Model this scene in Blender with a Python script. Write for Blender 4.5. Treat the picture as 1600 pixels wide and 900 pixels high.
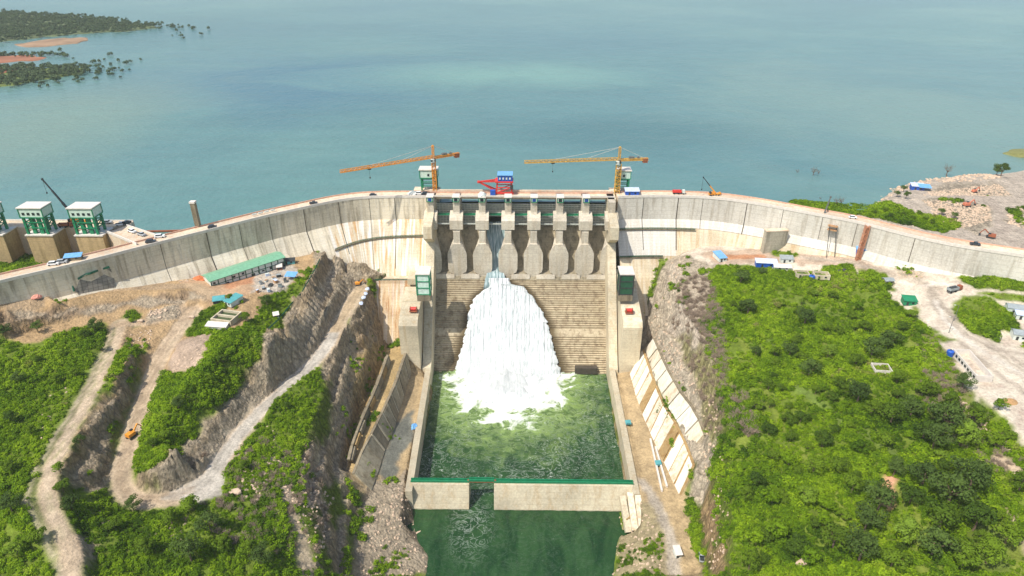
import bpy, bmesh, math, random
import numpy as np
from mathutils import Vector, Matrix
from mathutils.geometry import delaunay_2d_cdt

for o in list(bpy.data.objects):
    bpy.data.objects.remove(o)
SC = bpy.context.scene
COL = SC.collection
R = math.radians
rnd = random.Random(7)

# ------------------------------------------------------------------ camera, sky, sun, exposure
CAM_H = 262.0                      # metres above the tailwater
PITCH, YAW = 28.0, 0.806
F = 1067.0                         # focal length in pixels of a 1600 px wide picture (24 mm on 36 mm)
cam_d = bpy.data.cameras.new('camera')
cam = bpy.data.objects.new('camera', cam_d)
COL.objects.link(cam)
cam.location = (0, 0, CAM_H)
cam.rotation_euler = (R(90 - PITCH), 0, R(YAW))
cam_d.sensor_width = 36
cam_d.lens = 36 * F / 1600
cam_d.clip_start = 1
cam_d.clip_end = 60000
SC.camera = cam

TO_SUN = Vector((-0.43, -0.38, 0.83)).normalized()
w = bpy.data.worlds.new('World')
SC.world = w
w.use_nodes = True
nt = w.node_tree
nt.nodes.clear()
sky = nt.nodes.new('ShaderNodeTexSky')
sky.sky_type = 'NISHITA'
sky.sun_disc = False
sky.sun_elevation = math.asin(TO_SUN.z)
sky.sun_rotation = math.atan2(TO_SUN.x, TO_SUN.y)
sky.air_density = 1.0
sky.dust_density = 2.0
sky.ozone_density = 1.0
bg = nt.nodes.new('ShaderNodeBackground')
bg.inputs['Strength'].default_value = 0.15
wo = nt.nodes.new('ShaderNodeOutputWorld')
nt.links.new(sky.outputs[0], bg.inputs[0])
nt.links.new(bg.outputs[0], wo.inputs[0])

sun_d = bpy.data.lights.new('sun', 'SUN')
sun_d.energy = 4.3
sun_d.angle = R(0.6)
sun_d.color = (1.0, 0.95, 0.87)
sun = bpy.data.objects.new('sun', sun_d)
COL.objects.link(sun)
sun.location = (-300, -200, 600)
sun.rotation_euler = (-TO_SUN).to_track_quat('-Z', 'Y').to_euler()

SC.view_settings.view_transform = 'Standard'
SC.view_settings.look = 'None'
SC.view_settings.gamma = 1
SC.view_settings.exposure = 0.16
SC.view_settings.use_curve_mapping = False
SC.cycles.volume_bounces = 2
SC.cycles.max_bounces = 7
SC.cycles.diffuse_bounces = 3
SC.cycles.transparent_max_bounces = 12

# ------------------------------------------------------------------ reading points of the place off the picture
_cp, _sp = math.cos(R(PITCH)), math.sin(R(PITCH))
_cy, _sy = math.cos(R(YAW)), math.sin(R(YAW))
FW = Vector((-_sy * _cp, _cy * _cp, -_sp))
RT = Vector((_cy, _sy, 0))
UP = RT.cross(FW)

def ray(px, py):
    return (FW * F + RT * (px - 800) + UP * (450 - py)).normalized()

def at(px, py, z):
    """the point at height z seen at this place of the photograph"""
    d = ray(px, py)
    t = (z - CAM_H) / d.z
    return Vector((d.x * t, d.y * t, z))

def at_y(px, py, y):
    """the point on the vertical plane y seen at this place"""
    d = ray(px, py)
    t = y / d.y
    return Vector((d.x * t, y, CAM_H + d.z * t))

# ------------------------------------------------------------------ custom properties
def tag(o, label=None, cat=None, group=None, kind=None):
    if label: o['label'] = label
    if cat: o['category'] = cat
    if group: o['group'] = group
    if kind: o['kind'] = kind
    return o

def thing(name, label, cat, loc=(0, 0, 0), rz=0.0, group=None):
    o = bpy.data.objects.new(name, None)
    o.empty_display_size = 1
    COL.objects.link(o)
    o.location = loc
    o.rotation_euler = (0, 0, rz)
    return tag(o, label, cat, group)

def copy_tree(o, parent=None):
    c = o.copy()
    COL.objects.link(c)
    c.parent = parent
    for ch in list(o.children):
        copy_tree(ch, c)
    return c

# ------------------------------------------------------------------ mesh builder
def wmat(o):
    m = Matrix.Identity(4)
    while o is not None:
        m = Matrix.Translation(o.location) @ o.rotation_euler.to_matrix().to_4x4() @ Matrix.Diagonal(o.scale).to_4x4() @ m
        o = o.parent
    return m

class MB:
    def __init__(s):
        s.v, s.f, s.uv = [], [], []
    def add(s, vs, fs):
        b = len(s.v)
        s.v += [Vector(p) for p in vs]
        s.f += [tuple(i + b for i in f) for f in fs]
        return s
    def box(s, c, size, rz=0.0, taper=1.0, M=None):
        hx, hy, hz = size[0] / 2, size[1] / 2, size[2] / 2
        m = M if M is not None else Matrix.Rotation(rz, 3, 'Z')
        vs = []
        for dz in (-1, 1):
            t = taper if dz > 0 else 1
            for dx, dy in ((-1, -1), (1, -1), (1, 1), (-1, 1)):
                vs.append(Vector(c) + m @ Vector((dx * hx * t, dy * hy * t, dz * hz)))
        return s.add(vs, [(0, 3, 2, 1), (4, 5, 6, 7), (0, 1, 5, 4), (1, 2, 6, 5), (2, 3, 7, 6), (3, 0, 4, 7)])
    def prism(s, pts, z0, z1):
        n = len(pts)
        a = sum(pts[i][0] * pts[(i + 1) % n][1] - pts[(i + 1) % n][0] * pts[i][1] for i in range(n))
        if a < 0: pts = list(reversed(pts))
        vs = [(p[0], p[1], z0) for p in pts] + [(p[0], p[1], z1) for p in pts]
        fs = [tuple(reversed(range(n))), tuple(range(n, 2 * n))]
        fs += [(i, (i + 1) % n, n + (i + 1) % n, n + i) for i in range(n)]
        return s.add(vs, fs)
    def side_prism(s, prof, x0, x1):
        """profile in (y, z) extruded along x"""
        n = len(prof)
        vs = [(x0, p[0], p[1]) for p in prof] + [(x1, p[0], p[1]) for p in prof]
        fs = [tuple(range(n)), tuple(reversed(range(n, 2 * n)))]
        fs += [(i, n + i, n + (i + 1) % n, (i + 1) % n) for i in range(n)]
        a = sum(prof[i][0] * prof[(i + 1) % n][1] - prof[(i + 1) % n][0] * prof[i][1] for i in range(n))
        if a > 0: fs = [tuple(reversed(f)) for f in fs]
        return s.add(vs, fs)
    def beam(s, a, b, w, h=None):
        a, b = Vector(a), Vector(b)
        h = h or w
        d = b - a
        L = d.length
        if L < 1e-6: return s
        d.normalize()
        ref = Vector((0, 0, 1)) if abs(d.z) < 0.95 else Vector((0, 1, 0))
        x = d.cross(ref).normalized()
        y = x.cross(d)
        vs = []
        for p in (a, b):
            for i, j in ((-1, -1), (1, -1), (1, 1), (-1, 1)):
                vs.append(p + x * (i * w / 2) + y * (j * h / 2))
        return s.add(vs, [(0, 3, 2, 1), (4, 5, 6, 7), (0, 1, 5, 4), (1, 2, 6, 5), (2, 3, 7, 6), (3, 0, 4, 7)])
    def tube(s, pts, rad, n=8, cap=True):
        pts = [Vector(p) for p in pts]
        rads = rad if isinstance(rad, (list, tuple)) else [rad] * len(pts)
        b = len(s.v)
        for k, p in enumerate(pts):
            d = (pts[min(k + 1, len(pts) - 1)] - pts[max(k - 1, 0)]).normalized()
            ref = Vector((0, 0, 1)) if abs(d.z) < 0.9 else Vector((0, 1, 0))
            x = d.cross(ref).normalized()
            y = x.cross(d)
            for i in range(n):
                a = 2 * math.pi * i / n
                s.v.append(p + x * (math.cos(a) * rads[k]) + y * (math.sin(a) * rads[k]))
        for k in range(len(pts) - 1):
            for i in range(n):
                s.f.append((b + k * n + i, b + (k + 1) * n + i, b + (k + 1) * n + (i + 1) % n, b + k * n + (i + 1) % n))
        if cap:
            s.f.append(tuple(b + i for i in range(n)))
            s.f.append(tuple(reversed([b + (len(pts) - 1) * n + i for i in range(n)])))
        return s
    def truss(s, a, b, w, h, bays, t, tri=False):
        """lattice girder from a to b: chords and zigzag bracing"""
        a, b = Vector(a), Vector(b)
        d = (b - a).normalized()
        ref = Vector((0, 0, 1)) if abs(d.z) < 0.9 else Vector((0, 1, 0))
        x = d.cross(ref).normalized()
        y = x.cross(d).normalized()
        if tri:
            offs = [x * (-w / 2), x * (w / 2), y * h * (1 if y.z > 0 else -1)]
        else:
            offs = [x * (-w / 2) - y * (h / 2), x * (w / 2) - y * (h / 2), x * (w / 2) + y * (h / 2), x * (-w / 2) + y * (h / 2)]
        n = len(offs)
        for o in offs:
            s.beam(a + o, b + o, t)
        L = (b - a).length
        for k in range(bays):
            p0, p1 = a + d * (L * k / bays), a + d * (L * (k + 1) / bays)
            for i in range(n):
                o0, o1 = offs[i], offs[(i + 1) % n]
                if k % 2: o0, o1 = o1, o0
                s.beam(p0 + o0, p1 + o1, t * 0.7)
                s.beam(p0 + o0, p0 + o1, t * 0.6)
        return s
    def build(s, name, mat, parent=None, local=False, smooth=False, uv=None):
        me = bpy.data.meshes.new(name)
        vs = s.v
        if parent is not None and not local:
            inv = wmat(parent).inverted()
            vs = [inv @ p for p in vs]
        me.from_pydata([tuple(p) for p in vs], [], s.f)
        if uv is not None:
            l = me.uv_layers.new(name='UVMap')
            idx = np.empty(len(me.loops), dtype=np.int32)
            me.loops.foreach_get('vertex_index', idx)
            l.data.foreach_set('uv', np.array(uv, dtype=np.float32)[idx].ravel())
        me.materials.append(mat)
        if smooth:
            me.polygons.foreach_set('use_smooth', [True] * len(me.polygons))
        me.update()
        o = bpy.data.objects.new(name, me)
        COL.objects.link(o)
        if parent is not None: o.parent = parent
        return o

# ------------------------------------------------------------------ materials
def srgb(r, g, b):
    f = lambda c: (c / 255 / 12.92) if c / 255 <= 0.04045 else ((c / 255 + 0.055) / 1.055) ** 2.4
    return (f(r), f(g), f(b), 1)

class NT:
    def __init__(s, name):
        s.m = bpy.data.materials.new(name)
        s.m.use_nodes = True
        s.t = s.m.node_tree
        s.b = s.t.nodes['Principled BSDF']
        s.out = s.t.nodes['Material Output']
    def n(s, kind, **kw):
        x = s.t.nodes.new(kind)
        for k, v in kw.items(): setattr(x, k, v)
        return x
    def l(s, a, b): s.t.links.new(a, b)
    def pos(s, scale=(1, 1, 1), uv=False, local=False):
        if uv: src = s.n('ShaderNodeTexCoord').outputs['UV']
        elif local: src = s.n('ShaderNodeTexCoord').outputs['Object']
        else: src = s.n('ShaderNodeNewGeometry').outputs['Position']
        mp = s.n('ShaderNodeMapping')
        mp.inputs['Scale'].default_value = scale
        s.l(src, mp.inputs['Vector'])
        return mp.outputs[0]
    def noise(s, vec, scale=1.0, detail=4, rough=0.6, dist=0.0):
        x = s.n('ShaderNodeTexNoise')
        x.inputs['Scale'].default_value = scale
        x.inputs['Detail'].default_value = detail
        x.inputs['Roughness'].default_value = rough
        x.inputs['Distortion'].default_value = dist
        s.l(vec, x.inputs['Vector'])
        return x.outputs[0]
    def ramp(s, fac, stops):
        x = s.n('ShaderNodeValToRGB')
        e = x.color_ramp.elements
        while len(e) < len(stops): e.new(0.5)
        for i, (p, c) in enumerate(stops):
            e[i].position = p
            e[i].color = c if isinstance(c, tuple) else (c, c, c, 1)
        s.l(fac, x.inputs[0])
        return x.outputs[0]
    def mix(s, fac, a, b, mode='MIX'):
        x = s.n('ShaderNodeMix', data_type='RGBA', blend_type=mode)
        for sock, v in ((x.inputs[0], fac), (x.inputs[6], a), (x.inputs[7], b)):
            if hasattr(v, 'is_linked'): s.l(v, sock)
            else: sock.default_value = v
        return x.outputs[2]
    def math(s, op, a, b=0.0, c=0.0, clamp=False):
        x = s.n('ShaderNodeMath', operation=op, use_clamp=clamp)
        for i, v in enumerate((a, b, c)):
            if hasattr(v, 'is_linked'): s.l(v, x.inputs[i])
            else: x.inputs[i].default_value = v
        return x.outputs[0]
    def bump(s, h, strength=0.5, dist=0.5):
        x = s.n('ShaderNodeBump')
        x.inputs['Strength'].default_value = strength
        x.inputs['Distance'].default_value = dist
        s.l(h, x.inputs['Height'])
        s.l(x.outputs[0], s.b.inputs['Normal'])
    def color(s, c):
        if hasattr(c, 'is_linked'): s.l(c, s.b.inputs['Base Color'])
        else: s.b.inputs['Base Color'].default_value = c
    def rough(s, r): s.b.inputs['Roughness'].default_value = r

def painted(name, rgb, rough=0.5, var=0.25, metal=0.0, scale=0.6):
    """weathered paint or plastic: dust and fading by noise"""
    m = NT(name)
    c = srgb(*rgb)
    n = m.noise(m.pos(), scale, 5, 0.65)
    dark = tuple(x * (1 - var) for x in c[:3]) + (1,)
    lite = tuple(min(1, x * (1 + var * 0.6) + 0.01) for x in c[:3]) + (1,)
    m.color(m.ramp(n, [(0.3, dark), (0.7, lite)]))
    m.rough(rough)
    m.b.inputs['Metallic'].default_value = metal
    return m.m

def concrete(name, rgb, streak=0.5, uv=False, lifts=3.0, stain=(120, 95, 60), stain_amt=0.35, white=0.0, var=0.35):
    """cast concrete: lift lines, vertical water streaks, rust brown and pale lime stains"""
    m = NT(name)
    base = srgb(*rgb)
    P = m.pos((1, 1, 1), uv)
    if uv:
        S = m.pos((0.35, 0.03, 1), True); L = m.pos((0.0, 1, 0), True)
        sep = m.n('ShaderNodeSeparateXYZ'); m.l(m.pos((1, 1, 1), True), sep.inputs[0]); zz = sep.outputs[1]
    else:
        S = m.pos((0.35, 0.35, 0.03))
        sep = m.n('ShaderNodeSeparateXYZ'); m.l(m.pos(), sep.inputs[0]); zz = sep.outputs[2]
    big = m.noise(P, 0.035, 5, 0.6)
    fine = m.noise(P, 0.9, 5, 0.7)
    st = m.noise(S, 1.0, 5, 0.65, 0.3)
    c = m.mix(m.ramp(big, [(0.3, 0.0), (0.7, 1.0)]), tuple(x * (1 - var) for x in base[:3]) + (1,), tuple(min(1, x * (1 + var * .5)) for x in base[:3]) + (1,))
    c = m.mix(m.math('MULTIPLY', m.ramp(st, [(0.48, 0.0), (0.66, 1.0)]), stain_amt), c, srgb(*stain))
    if white:
        st2 = m.noise(m.pos((0.5, 0.02, 1), True) if uv else m.pos((0.5, 0.5, 0.02)), 1.0, 3, 0.5)
        c = m.mix(m.math('MULTIPLY', m.ramp(st2, [(0.5, 0.0), (0.6, 1.0)]), white), c, (0.8, 0.78, 0.72, 1))
    c = m.mix(0.35, c, m.ramp(fine, [(0.25, 0.15), (0.75, 0.9)]), 'OVERLAY')
    fr = m.math('FRACT', m.math('DIVIDE', zz, lifts))
    line = m.math('LESS_THAN', fr, 0.07)
    c = m.mix(m.math('MULTIPLY', line, 0.35), c, tuple(x * 0.45 for x in base[:3]) + (1,))
    m.color(c)
    m.rough(0.85)
    m.bump(fine, 0.4, 0.3)
    return m.m
# ------------------------------------------------------------------ noise for heights and masks
_lat = np.random.RandomState(3).rand(256, 256)
def vnoise(x, y):
    xi, yi = np.floor(x).astype(int), np.floor(y).astype(int)
    fx, fy = x - xi, y - yi
    fx = fx * fx * (3 - 2 * fx); fy = fy * fy * (3 - 2 * fy)
    g = lambda a, b: _lat[a % 256, b % 256]
    return (g(xi, yi) * (1 - fx) + g(xi + 1, yi) * fx) * (1 - fy) + (g(xi, yi + 1) * (1 - fx) + g(xi + 1, yi + 1) * fx) * fy
def fbm(x, y, scale, octs=4, seed=0):
    t, a, tot = 0, 1.0, 0
    for k in range(octs):
        t = t + a * vnoise(x / scale * 2 ** k + 17.3 * (k + seed * 5 + 1), y / scale * 2 ** k + 9.1 * (k + seed * 3 + 1))
        tot += a; a *= 0.55
    return t / tot - 0.5
def vnoise1(x, seed=0):
    return float(vnoise(np.array([x + 31.7 * seed]), np.array([seed * 3.3]))[0])

# ------------------------------------------------------------------ the dam in plan: downstream edge of the crest
CREST, RES, BEND = 103.0, 95.5, 87.0
LEFT_PX = [(-75, 462), (0, 440), (68, 425), (155, 404), (240, 382), (320, 362), (380, 347), (420, 337), (480, 324), (520, 315), (560, 309), (600, 307.5), (640, 307.5), (676, 307.5)]
RIGHT_PX = [(966, 308), (1000, 307), (1040, 307), (1115, 309.4), (1191, 319.7), (1267, 334), (1340, 347), (1375, 356.6), (1451, 375.5), (1527, 389.6), (1600, 400), (1680, 414)]
def smooth_path(pts, step=3.0):
    out = []
    n = len(pts)
    for i in range(n - 1):
        p0, p1, p2, p3 = pts[max(i - 1, 0)], pts[i], pts[i + 1], pts[min(i + 2, n - 1)]
        k = max(1, int((p2 - p1).length / step))
        for j in range(k):
            t = j / k
            out.append(0.5 * ((2 * p1) + (p2 - p0) * t + (2 * p0 - 5 * p1 + 4 * p2 - p3) * t * t + (3 * p1 - p0 - 3 * p2 + p3) * t ** 3))
    out.append(pts[-1])
    return out
LP = smooth_path([at(x, y, CREST) for x, y in LEFT_PX])
RP = smooth_path([at(x, y, CREST) for x, y in RIGHT_PX])
for P in (LP, RP):                       # even the hand-read points out
    for _ in range(12):
        Q = [p.copy() for p in P]
        for i in range(1, len(P) - 1): P[i] = (Q[i - 1] + Q[i] * 2 + Q[i + 1]) / 4
def normals(P):
    """horizontal unit normals pointing upstream"""
    out = []
    for i in range(len(P)):
        d = (P[min(i + 1, len(P) - 1)] - P[max(i - 1, 0)]).normalized()
        out.append(Vector((-d.y, d.x, 0)))
    return out
LN, RN = normals(LP), normals(RP)
CREST_W = 9.5
CX0, CX1 = -57.0, 57.0                   # chute between the training walls
CHUTE = lambda z: 371.6 + 0.75 * z       # y of the stepped face

# ------------------------------------------------------------------ heights read off the picture: breaklines of (px, py, z)
LINES = [
 # toe of the left wing
 [(-75,486,93),(0,471,92),(50,461,91),(100,450,89),(160,447,85),(220,441,82),(300,429,79),(380,412,77),(440,405,76),(490,396,76),(520,396,75)],
 # terrace road and the bank under it
 [(-60,500,91),(0,496,90),(80,478,88),(140,462,86),(210,455,83),(320,456,80),(360,452,78)],
 [(-60,520,86),(0,512,85),(60,494,84),(150,478,82),(240,470,79),(290,466,77)],
 [(-60,560,80),(0,525,80),(100,505,79),(180,500,77)],
 [(360,440,77),(420,430,76),(470,420,76)],[(380,480,76),(430,450,76)],[(330,520,75),(290,540,74)],
 # outer track
 [(190,500,77),(165,560,75),(125,640,72),(85,710,69),(60,765,66),(85,820,62),(110,870,59),(100,915,57)],
 [(182,500,77),(150,570,75),(95,670,71),(50,740,68),(42,790,66),(75,850,61),(85,915,57)],
 # ground to the left of it
 [(0,640,73),(0,760,67),(-100,700,70),(-100,900,60)],[(0,900,58),(-100,540,80)],
 # top edge of the trench beside the haul road, and its foot
 [(212,545,75),(185,590,73),(155,640,70),(125,690,67),(112,735,63),(125,765,57)],
 [(228,556,69),(205,630,61),(185,690,57),(170,745,53),(165,775,52)],
 # haul road, left and right edge
 [(290,488,75),(246,545,69),(215,620,62),(190,690,57),(172,740,53),(172,778,51),(200,792,50),(240,792,50),(290,785,50),(330,776,50)],
 [(316,488,75),(268,545,69.5),(240,610,63),(215,680,57.5),(200,735,53),(208,765,51),(240,778,50),(285,770,50),(312,745,50),(345,705,50),(392,640,51),(440,602,51.5),(480,566,52),(515,520,53),(530,490,54),(550,450,56)],
 # veg terrace right of the haul road
 [(335,560,74),(300,600,72),(260,640,68),(240,690,63)],[(350,500,75.5),(380,520,75.5)],
 # top edge of the big rock cut
 [(508,394,77),(500,418,76.5),(485,445,76),(462,480,76),(440,510,75.5),(412,548,75),(392,590,73),(350,635,70),(300,690,67),(262,722,63),(232,745,58),(215,752,54)],
 # first bench (two edges)
 [(522,402,68),(506,438,67),(476,488,66),(450,528,65),(427,570,63),(394,609,61)],
 [(536,408,67.8),(524,445,66.8),(497,498,65.8),(471,541,64.8),(447,582,62.8),(410,622,60.6)],
 # second bench
 [(543,414,62),(529,449,61),(498,504,60),(468,549,58.5),(438,591,57),(403,627,56)],
 [(552,420,61.8),(541,457,60.8),(511,513,59.8),(482,559,58.2),(451,602,56.8),(416,638,55.8)],
 # foot of the cut by the road
 [(553,440,57),(540,462,56),(524,495,54.5),(505,525,53.5),(476,562,52.5),(436,598,52),(388,638,51.5),(342,700,50.5),(305,738,50.5),(278,760,50.5),(235,772,51)],
 # slope of rock against the dam, down to the bench
 [(520,398,74),(548,404,70),(572,420,64),(592,434,58)],
 # shoulder outside the haul road
 [(578,448,56),(560,480,55.5),(540,510,54.5),(520,545,53.5),(500,575,52.5)],
 [(560,462,56),(534,520,54),(500,560,52.5),(455,600,51.5),(410,645,51),(370,695,50.5),(350,740,50),(350,775,50)],
 [(500,575,52.5),(505,605,50),(500,640,47),(480,680,46),(470,710,45)],[(420,660,50),(400,700,49),(440,680,48)],
 # dark cliffs: foot of the upper block, ledge, foot of the lower block
 [(602,515,26),(597,545,25)],
 [(548,540,42),(540,580,41),(528,620,40),(515,660,38)],
 [(585,530,34),(575,545,36),(570,570,36),(552,610,35),(536,650,33),(522,690,30)],
 [(606,522,22),(600,560,21),(582,600,20),(560,640,19),(548,690,18),(540,735,17)],
 # slope left below: rubble and shrubs falling to the river
 [(400,740,48),(430,780,46),(460,800,42)],[(350,800,49),(330,850,47),(300,900,45)],[(200,830,51),(220,900,47)],[(150,800,54),(140,850,54),(160,900,50)],
 [(470,745,43),(485,790,38),(495,840,34),(500,900,30)],[(420,850,42),(430,900,38)],
 [(520,740,28),(525,790,22),(530,850,18),(540,900,14)],
 # slab walls: crest and foot (left)
 [(620,540,24),(634,553,23),(618,600,23),(600,640,23),(580,680,22),(565,708,21),(552,742,20)],
 [(608,560,23.5),(590,610,23),(572,650,22),(556,690,21),(545,735,19)],
 [(641,583,12),(628,625,12),(612,675,12),(596,715,12),(580,770,12)],
 [(668,590,12),(655,650,12),(640,700,12),(634,745,12),(628,800,9),(630,850,4)],
 [(640,592,12),(660,588,12)],
 [(590,800,11),(600,850,7),(600,900,4)],[(560,800,12),(560,850,10),(570,900,8)],
 # hollow behind the left guide wall
 [(606,505,26),(625,530,24),(640,545,24)],[(600,480,40),(598,500,30)],
 # left and right river edge downstream of the sill
 [(642,800,1),(650,845,1),(668,868,0.6),(664,900,0.6),(660,960,0.6)],
 [(652,800,-5),(668,850,-5),(682,870,-5),(680,960,-5)],
 [(974,825,0.6),(966,850,0.6),(962,880,0.6),(958,900,0.6),(955,960,0.6)],
 [(955,825,-5),(945,860,-5),(938,960,-5)],
 [(990,830,4),(985,870,4),(982,910,4)],
 # right basin platform
 [(966,590,12),(974,650,12),(985,700,12),(993,748,12),(1003,790,11),(1010,850,9),(1015,900,8)],
 [(988,580,12),(996,620,12),(1012,660,12),(1028,700,12),(1050,745,12),(1066,790,12),(1078,840,12),(1090,900,12)],
 [(1020,760,12),(1040,800,12),(1060,860,12),(1072,900,12)],
 # right slab walls: top of tier 1, tier 2
 [(1006,545,22),(1020,590,22),(1037,632,22),(1055,660,22),(1072,695,22),(1085,728,21)],
 [(1010,543,23),(1024,588,23),(1041,628,23),(1058,656,23),(1076,690,23),(1090,724,22)],
 [(1020,528,35),(1040,570,35),(1062,610,35),(1090,645,34),(1104,680,32),(1108,712,27)],
 # rock above
 [(1028,525,38),(1050,560,38),(1075,600,39),(1100,640,38),(1112,690,34),(1112,740,28),(1095,790,14),(1098,850,14),(1105,900,15)],
 [(1040,490,46),(1060,520,47),(1085,565,48),(1115,620,47),(1122,680,44),(1120,740,38),(1118,800,30),(1120,900,28)],
 [(1052,465,58),(1075,500,58),(1105,560,57),(1135,620,54),(1145,700,50),(1145,800,44),(1150,900,40)],
 # pit between right guide wall and the rock
 [(1002,520,26),(1000,545,20),(1003,560,13)],[(1012,500,33),(1020,470,44)],
 [(1048,412,66),(1040,440,58),(1030,470,50)],[(1080,395,72),(1070,420,68),(1060,450,62)],
 # toe of the right wing
 [(1062,398,68),(1085,388,72),(1120,378,74),(1145,373,75),(1185,381,76),(1260,390,79),(1350,399,83),(1440,419,85),(1540,434,87),(1600,442,88),(1680,455,89)],
 # terrace and yards on the right
 [(1120,402,73),(1180,410,74.5),(1250,418,76),(1330,420,79),(1400,440,79.5),(1440,460,79.5)],
 [(1110,420,71),(1160,425,73),(1230,438,75),(1300,445,75)],
 [(1460,440,83),(1540,450,85),(1600,460,85.5)],[(1500,480,80.5),(1600,520,80.5),(1700,520,81)],
 [(1460,490,79.5),(1500,530,79),(1560,560,79),(1600,570,79),(1700,570,80)],
 [(1455,525,78),(1490,570,77.5),(1540,620,77),(1600,680,76),(1700,740,76)],[(1600,610,78),(1700,640,78)],
 # forest
 [(1150,460,69),(1200,470,71),(1300,480,73),(1400,500,74)],[(1130,500,64),(1200,530,66),(1300,540,70),(1400,560,72)],
 [(1160,570,60),(1220,600,61),(1300,620,65),(1400,620,69),(1450,600,73)],[(1160,650,54),(1230,680,55),(1320,700,60),(1420,700,64)],
 [(1170,760,47),(1240,790,50),(1330,790,56),(1450,790,62),(1540,760,67),(1600,760,70)],
 [(1180,900,42),(1280,900,46),(1400,900,54),(1500,880,60),(1600,880,64)],[(1520,660,70),(1580,700,72)],
]
UPLINES = [  # land upstream
 [(1352,340,101),(1380,322,101),(1400,305,101),(1440,292,101),(1480,284,101),(1540,284,101),(1600,284,101),(1700,284,101)],
 [(1345,334,94),(1366,318,94),(1385,299,94),(1410,287,94),(1440,280,94),(1480,275,94.5),(1540,273,94.5),(1590,262,94.5),(1700,250,94.5)],
 [(1400,340,100.5),(1450,345,100),(1500,355,100.5),(1600,370,101)],[(1450,310,101.5),(1520,320,101),(1600,320,101),(1700,340,101)],
]
def densify(P, step=4.0):
    out = []
    for a, b in zip(P[:-1], P[1:]):
        k = max(1, int((b - a).length / step))
        out += [a.lerp(b, i / k) for i in range(k)]
    out.append(P[-1])
    return out
pts = []
for L in LINES:
    pts += densify([at(*p) for p in L]) if len(L) > 1 else [at(*L[0])]
for L in UPLINES: pts += densify([at(*p) for p in L], 6)
# under the dam and upstream of it
def off(P, N, i, d, z):
    p = P[i] + N[i] * d
    return Vector((p.x, p.y, z))
for i in range(0, len(LP), 2):
    left = LP[i].x < -175
    pts.append(off(LP, LN, i, 4, 84 if left else 56))
    pts.append(off(LP, LN, i, 14, 84 if left else 70))
for i in range(0, len(RP), 2):
    land = RP[i].x > 165
    pts.append(off(RP, RN, i, 3, 86 if land else 56))
    pts.append(off(RP, RN, i, 11, 101 if land else 70))
    if land: pts.append(off(RP, RN, i, 18, 101))
for x in range(-55, 60, 10): pts += [Vector((x, y, -6)) for y in (372, 395, 340, 300, 262, 240)] + [Vector((x, 430, 40))]
for y in range(262, 372, 8): pts += [Vector((-54, y, -6)), Vector((54, y, -6)), Vector((-62, y, 10)), Vector((63, y, 10))]
for y in (200, 160, 100, 0, -300): pts += [Vector((x, y, -6)) for x in (-25, 0, 25)]
for y in (120, 40, -100, -300): pts += [Vector((-52, y, 4)), Vector((52, y, 4)), Vector((-110, y, 40)), Vector((120, y, 42)), Vector((-220, y, 60)), Vector((230, y, 62))]
for y in (-300, 0, 150, 300): pts += [Vector((-900, y, 80)), Vector((900, y, 90)), Vector((-420, y, 76)), Vector((420, y, 82))]
pts += [Vector((-900, 420, 104)), Vector((-460, 330, 104)), Vector((460, 330, 104)), Vector((900, 420, 104)), Vector((420, 520, 102)), Vector((420, 420, 102)), Vector((340, 480, 102))]
pts += [Vector((x, y, 70)) for x in (-900, -300, 0, 200) for y in (520, 700)] + [Vector((900, 700, 70)), Vector((420, 640, 90))]
pts += [Vector((x, y, 84)) for x in range(-420, -180, 30) for y in (372, 382)] + [Vector((x, 400, 72)) for x in range(-420, -180, 30)]

P2 = np.array([(p.x, p.y) for p in pts]) + np.random.RandomState(1).randn(len(pts), 2) * 0.02
Z2 = np.array([p.z for p in pts])
dv, de, df, ov, oe, of_ = delaunay_2d_cdt([Vector(p) for p in P2], [], [], 0, 0.05)
dz = [np.mean([Z2[k] for k in o]) for o in ov]

# grid: 1.1 m over the valley, stretched beyond
STEP = 1.1
gx = np.arange(-345, 345.1, STEP); gy = np.arange(135, 445, STEP)
ext = np.cumsum(1.1 * 1.16 ** np.arange(1, 30)); ext = ext[ext < 600]
GX = np.concatenate([(gx[0] - ext)[::-1], gx, gx[-1] + ext])
GY = np.concatenate([(gy[0] - ext[ext < 420])[::-1], gy, gy[-1] + ext[ext < 240]])
NX, NY = len(GX), len(GY)
XX, YY = np.meshgrid(GX, GY)
H = np.full((NY, NX), 60.0)
for f in df:
    (x0, y0), (x1, y1), (x2, y2) = [tuple(dv[i]) for i in f]
    z0, z1, z2 = [dz[i] for i in f]
    i0, i1 = np.searchsorted(GX, min(x0, x1, x2)), np.searchsorted(GX, max(x0, x1, x2))
    j0, j1 = np.searchsorted(GY, min(y0, y1, y2)), np.searchsorted(GY, max(y0, y1, y2))
    if i1 <= i0 or j1 <= j0: continue
    x, y = XX[j0:j1, i0:i1], YY[j0:j1, i0:i1]
    det = (y1 - y2) * (x0 - x2) + (x2 - x1) * (y0 - y2)
    if abs(det) < 1e-9: continue
    a = ((y1 - y2) * (x - x2) + (x2 - x1) * (y - y2)) / det
    b = ((y2 - y0) * (x - x2) + (x0 - x2) * (y - y2)) / det
    c = 1 - a - b
    m = (a >= -1e-6) & (b >= -1e-6) & (c >= -1e-6)
    H[j0:j1, i0:i1][m] = (a * z0 + b * z1 + c * z2)[m]
def blur(A, n=1):
    for _ in range(n):
        B = np.pad(A, 1, mode='edge')
        A = (B[:-2, 1:-1] + B[2:, 1:-1] + B[1:-1, :-2] + B[1:-1, 2:] + 2 * B[1:-1, 1:-1]) / 6
    return A
H = blur(H, 1)
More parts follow.
